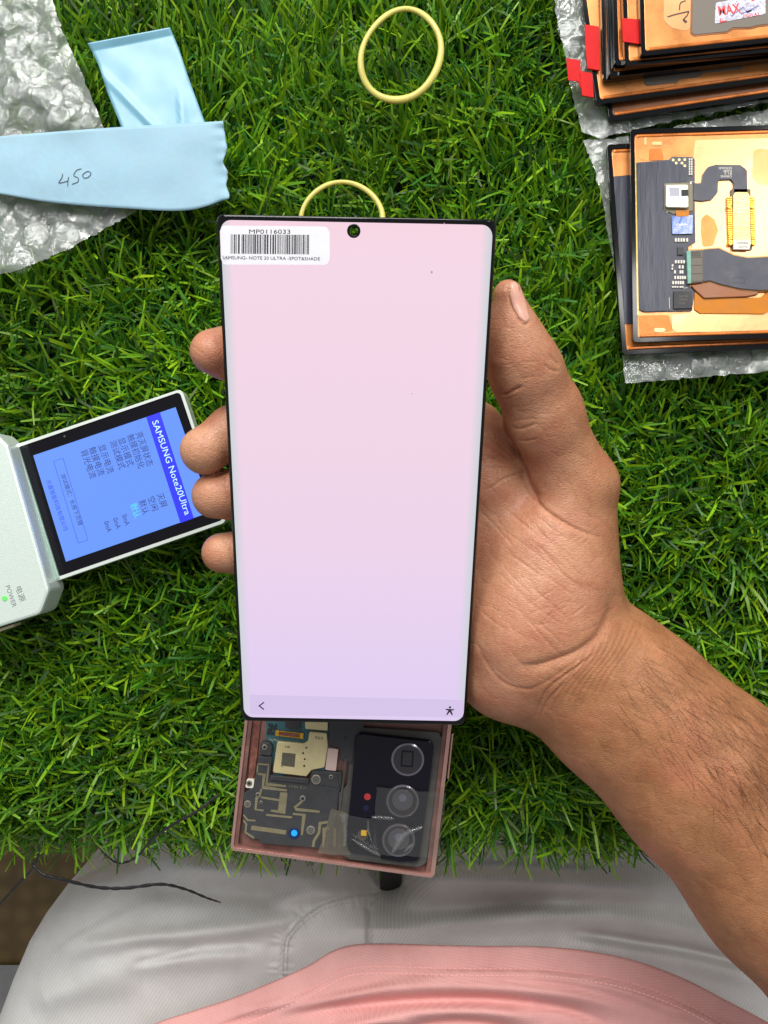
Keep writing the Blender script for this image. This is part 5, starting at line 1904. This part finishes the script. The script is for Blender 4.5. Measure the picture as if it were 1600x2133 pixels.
# curved black ribbon with white print
rb = fillet(zz(Zp, [(790, 520), (852, 520), (862, 452), (900, 396), (960, 378), (1150, 380), (1200, 420), (1204, 600), (1098, 600), (1098, 520), (1078, 492), (986, 495), (978, 520), (976, 590), (930, 648), (860, 658), (790, 650)]), [0, 6, 8, 8, 6, 8, 8, 0, 0, 5, 5, 5, 5, 8, 8, 4, 0])
r1 = plate("ribbon_cable", rb, fr, h + .0002, h + .0008, M_slate, rt, 0.0001)
lettering("print_text", [("CANVAS", *Zp(1082, 460), 23, 6.5, 180, 0.004), ("R1.2", *Zp(1082, 438), 15, 6.5, 180, 0.004), ("FUS49", *Zp(1082, 418), 17, 6.5, 180, 0.004), ("DCR33UD", *Zp(1082, 397), 27, 6.5, 180, 0.004)], fr, h + .00086, M_white, r1)
# gold connector under a yellow tab
cb = plate("gold_connector", fillet(zz(Zp, [(1076, 566), (1226, 566), (1240, 1032), (1088, 1032)]), 3), fr, h, h + .0008, M_graphite, rt)
for x in (1066, 1240):
    for k in range(22):
        if k in (4, 21): continue
        plate("contact", rect(*Zp(x + k * 0.6, 630 + k * 16.5), 9.4, 2.6), fr, h + .0005, h + .0012, M_gold, cb)
    for y in (700, 980):
        plate("contact_stud", circ(*Zp(x + (y - 630) * .03, y), 5.0, 12), fr, h + .0005, h + .0016, M_gold, cb, 0.0003)
yl = plate("yellow_tab", fillet(zz(Zp, [(1108, 588), (1206, 588), (1222, 620), (1230, 1000), (1094, 1000), (1094, 620)]), 3), fr, h + .0010, h + .0016, M_yellow_label, rt, 0.0001)
plate("white_end", zz(Zp, [(1094, 960), (1230, 960), (1218, 1028), (1098, 1026)]), fr, h + .0011, h + .0017, M_white, yl)
multi("white_mark", [stroke_poly(smooth_line(zz(Zp, q), 5), w_) for q, w_ in (([(1130, 620), (1126, 640), (1150, 648), (1146, 662)], 2.2), ([(1180, 620), (1164, 632), (1186, 650), (1160, 662)], 2.2), ([(1122, 690), (1186, 692)], 1.6), ([(1124, 715), (1192, 712)], 1.6), ([(1128, 740), (1190, 746)], 1.6))], fr, h + .0016, h + .00166, M_white, yl)
lettering("print_text", [("98666N", *Zp(1208, 972), 23, 6, 180, 0), ("741M7", *Zp(1204, 1000), 19, 6, 180, 0)], fr, h + .00174, M_graphite, yl)
# wide ribbon, amber film and brown fold
plate("amber_film", fillet(zz(Zp, [(800, 1340), (870, 1402), (1300, 1396), (1361, 1348), (1900, 1330), (1900, 1490), (1372, 1500), (1330, 1522), (838, 1518), (796, 1488)]), 4), fr, h, h + .0006, M_amber, rt, 0.0001)
plate("brown_fold", fillet(zz(Zp, [(768, 1302), (915, 1272), (1010, 1300), (1284, 1336), (1290, 1372), (1200, 1390), (872, 1404), (800, 1340)]), 3), fr, h + .0004, h + .0012, M_copper_brown, rt, 0.0003)
plate("ribbon_edge", fillet(zz(Zp, [(752, 1028), (864, 1020), (985, 1010), (1105, 1064), (1205, 1084), (1900, 1050), (1900, 1330), (1290, 1350), (1150, 1338), (1000, 1304), (910, 1276), (756, 1292)]), 5), fr, h + .0005, h + .0014, M_orange_edge, rt, 0.0002)
r2 = plate("ribbon_cable", fillet(zz(Zp, [(860, 1028), (985, 1018), (1100, 1072), (1205, 1092), (1900, 1058), (1900, 1322), (1290, 1342), (1150, 1330), (1000, 1296), (915, 1268), (860, 1276)]), 5), fr, h + .0012, h + .0018, M_slate, rt, 0.0002)
plate("teal_strip", fillet(zz(Zp, [(738, 1040), (770, 1034), (776, 1286), (748, 1292)]), 2), fr, h + .0008, h + .0020, M_teal, rt, 0.0002)
hx_ = plate("hatched_strip", zz(Zp, [(770, 1036), (860, 1030), (862, 1278), (776, 1284)]), fr, h + .0010, h + .0019, M_graphite, rt, 0.0001)
multi("hatching", [stroke_poly(zz(Zp, [(774 + 18 * k, 1042), (790 + 18 * k, 1082)]), 1.2) for k in range(4)] + [stroke_poly(zz(Zp, [(792 + 18 * k, 1042), (776 + 18 * k, 1082)]), 1.2) for k in range(4)]
      + [stroke_poly(zz(Zp, [(774, y), (856, y - 2)]), 1.0) for y in (1090, 1150, 1215, 1272)], fr, h + .0019, h + .00194, M_char, hx_)
plate("flex_mark", [Zp(*p) for p in stroke_poly([(1096, 1240), (1184, 1246), (1182, 1286), (1096, 1282), (1096, 1240)], 2)][:10], fr, h + .0018, h + .00184, M_char, r2)

# ------------------------------------------------------------------ blue tape strips, rubber bands, loose strands


def tape_strip(name, outline, z, label, mat, lift, nu=60, nv=26, thick=0.00012):
    """left and right border lines -> a thin, slightly waved strip"""
    A, B = [smooth_line(o, 8) for o in outline]
    def even(L):
        L = np.array(L); t = np.linspace(0, len(L) - 1, nu + 1)
        return np.stack([np.interp(t, np.arange(len(L)), L[:, k]) for k in (0, 1)], 1)
    A, B = even(A), even(B)
    loc = P(*(A.mean(0) * .5 + B.mean(0) * .5), z)
    V, Fc = [], []
    for i in range(nu + 1):
        for j in range(nv + 1):
            q = A[i] * (1 - j / nv) + B[i] * (j / nv)
            V.append(P(q[0], q[1], z + lift(q[0], q[1], i / nu, j / nv)))
    w = nv + 1
    for i in range(nu):
        for j in range(nv): Fc.append((i * w + j, i * w + j + 1, (i + 1) * w + j + 1, (i + 1) * w + j))
    o = mk(name, V, Fc, mat, None, True, 0, loc)
    m = o.modifiers.new("thickness", 'SOLIDIFY'); m.thickness = thick; m.offset = 0
    tag(o, label, "tape")
    return o


def lift_a(x, y, u, v):
    z = 0.0004 * noise.noise(Vector((x * .02, y * .02, 8)))
    z += 0.0030 * max(0, 0.10 - u) * 10 * 0.4                       # curled top end
    d1 = abs((y - 140) - (x - 200) * 1.02) / 1.43
    z += 0.0010 * math.exp(-(d1 / 7) ** 2) * min(1, max(0, (y - 120) / 60))
    d2 = abs((x - 372) + (y - 160) * -0.10)
    z += 0.0007 * math.exp(-(d2 / 5) ** 2) * min(1, max(0, (y - 170) / 50))
    return z


tape_strip("tape_strip", ([(182, 90), (205, 135), (225, 195), (254, 268), (262, 300)], [(354, 57), (372, 100), (394, 165), (426, 252), (440, 290)]), 0.0034,
           "shorter glossy blue tape strip pointing up the picture, tucked under the other", M_tape_gloss, lift_a)


def lift_b(x, y, u, v):
    z = 0.0011 * noise.noise(Vector((x * .010, y * .012, 3)))
    if u > 0.93: z += 0.0022 * (u - 0.93) / 0.07 * (0.5 + noise.noise(Vector((y * .05, 0, 1))))
    return z


tpb = tape_strip("tape_strip", ([(-60, 288), (0, 284), (120, 274), (260, 264), (380, 257), (467, 252)], [(-60, 398), (0, 404), (110, 422), (260, 434), (390, 438), (477, 414)]), 0.0052,
                 "longer pale blue tape strip with 450 written on it by hand", M_tape_blue, lift_b)
# ragged right end
me = tpb.data
for v_ in me.vertices:
    w_ = v_.co + ORG[tpb.name]
    x = CX + w_.x / (H - w_.z) * FPX; y = CY - w_.y / (H - w_.z) * FPX
    if x > 440:
        f_ = (x - 440) / 36.0
        v_.co.x += f_ * (0.0020 * noise.noise(Vector((y * .035, 2.2, 0))) - 0.0014 * math.exp(-((y - 345) / 26) ** 2) + 0.0005 * noise.noise(Vector((y * .18, 7, 0))))


def on_tape(x, y):
    return P(x, y, 0.0052 + lift_b(x, y, x / 540, .5) + 0.00022)


def pen_line(pts, w):
    line = smooth_line(pts, 8)
    A = stroke_poly(line, w)
    n_ = len(A) // 2
    V = [on_tape(*p) for p in A]
    Fc = [(i, i + 1, 2 * n_ - 2 - i, 2 * n_ - 1 - i) for i in range(n_ - 1)]
    return V, Fc


def Zl(x, y): return (x / 3.2, y / 3.2)


V, Fc = [], []
for pts, w in (([(418, 1158), (412, 1185), (392, 1218), (420, 1215), (455, 1205)], 1.5), ([(458, 1180), (452, 1210), (452, 1240)], 1.5),
               ([(542, 1124), (510, 1136), (492, 1170), (520, 1186), (518, 1212), (480, 1228)], 1.5), ([(578, 1144), (552, 1164), (560, 1186), (590, 1180), (606, 1156), (590, 1142), (574, 1146)], 1.5)):
    v, f = pen_line(zz(Zl, pts), w)
    b = len(V); V += v; Fc += [tuple(b + i for i in q) for q in f]
mk("handwriting", V, Fc, M_ink, tpb)


def band(center, rx, ry, label, tilt, wob, r=0.00145):
    path, rad = [], []
    n_ = 96
    for k in range(n_):
        a = 2 * math.pi * k / n_
        x = center[0] + rx * math.cos(a) * (1 + wob * math.cos(2 * a + 0.7)) + tilt * math.sin(a)
        y = center[1] + ry * math.sin(a) * (1 + wob * 0.6 * math.sin(3 * a))
        path.append(P(x, y, 0.0030 + 0.0010 * math.sin(2 * a + 1)))
        rad.append(r * (1 + 0.16 * math.sin(a + 0.5) + 0.06 * math.sin(5 * a)))
    o = tube("rubber_band", path, rad, M_band, sides=12, closed=True, flat=0.75, loc=P(center[0], center[1], 0.0015))
    tag(o, label, "rubber band", "loose rubber bands on the turf")


band((835, 115), 81, 95, "whole yellow rubber band lying free near the top", -10, 0.03, 0.00120)
band((712, 458), 84, 78, "yellow rubber band half hidden behind the top edge of the lit display", 0, 0.02, 0.00105)


def strand(pts, r, label):
    line = smooth_line(pts, 8)
    n_ = len(line)
    o = tube("black_strand", [P(*p) for p in line], [r * (0.75 + 0.5 * abs(math.sin(i * 0.9))) * (1 - 0.6 * (i / n_) ** 4) for i in range(n_)], M_strand, sides=6, flat=0.5, loc=P(*pts[len(pts) // 2]))
    tag(o, label, "strand", "frayed black strands at the turf edge")


strand([(455, 1655, .002), (410, 1690, .003), (365, 1715, .002), (320, 1745, -.004), (285, 1785, -.014), (250, 1798, -.020), (225, 1785, -.018), (200, 1758, -.016)], 0.0005,
       "black strand running out of the turf to the left of the opened phone")
strand([(66, 1800, -.022), (90, 1822, -.020), (130, 1832, -.022), (200, 1848, -.028), (260, 1850, -.032), (335, 1842, -.034), (385, 1852, -.038), (430, 1870, -.042), (460, 1880, -.044)], 0.0007,
       "long thin black strand lying across the left thigh")
strand([(84, 1745, -.012), (80, 1780, -.020), (70, 1808, -.026), (40, 1840, -.034), (0, 1884, -.04), (-30, 1920, -.05)], 0.0006,
       "black strand hanging over the floor at the left edge")
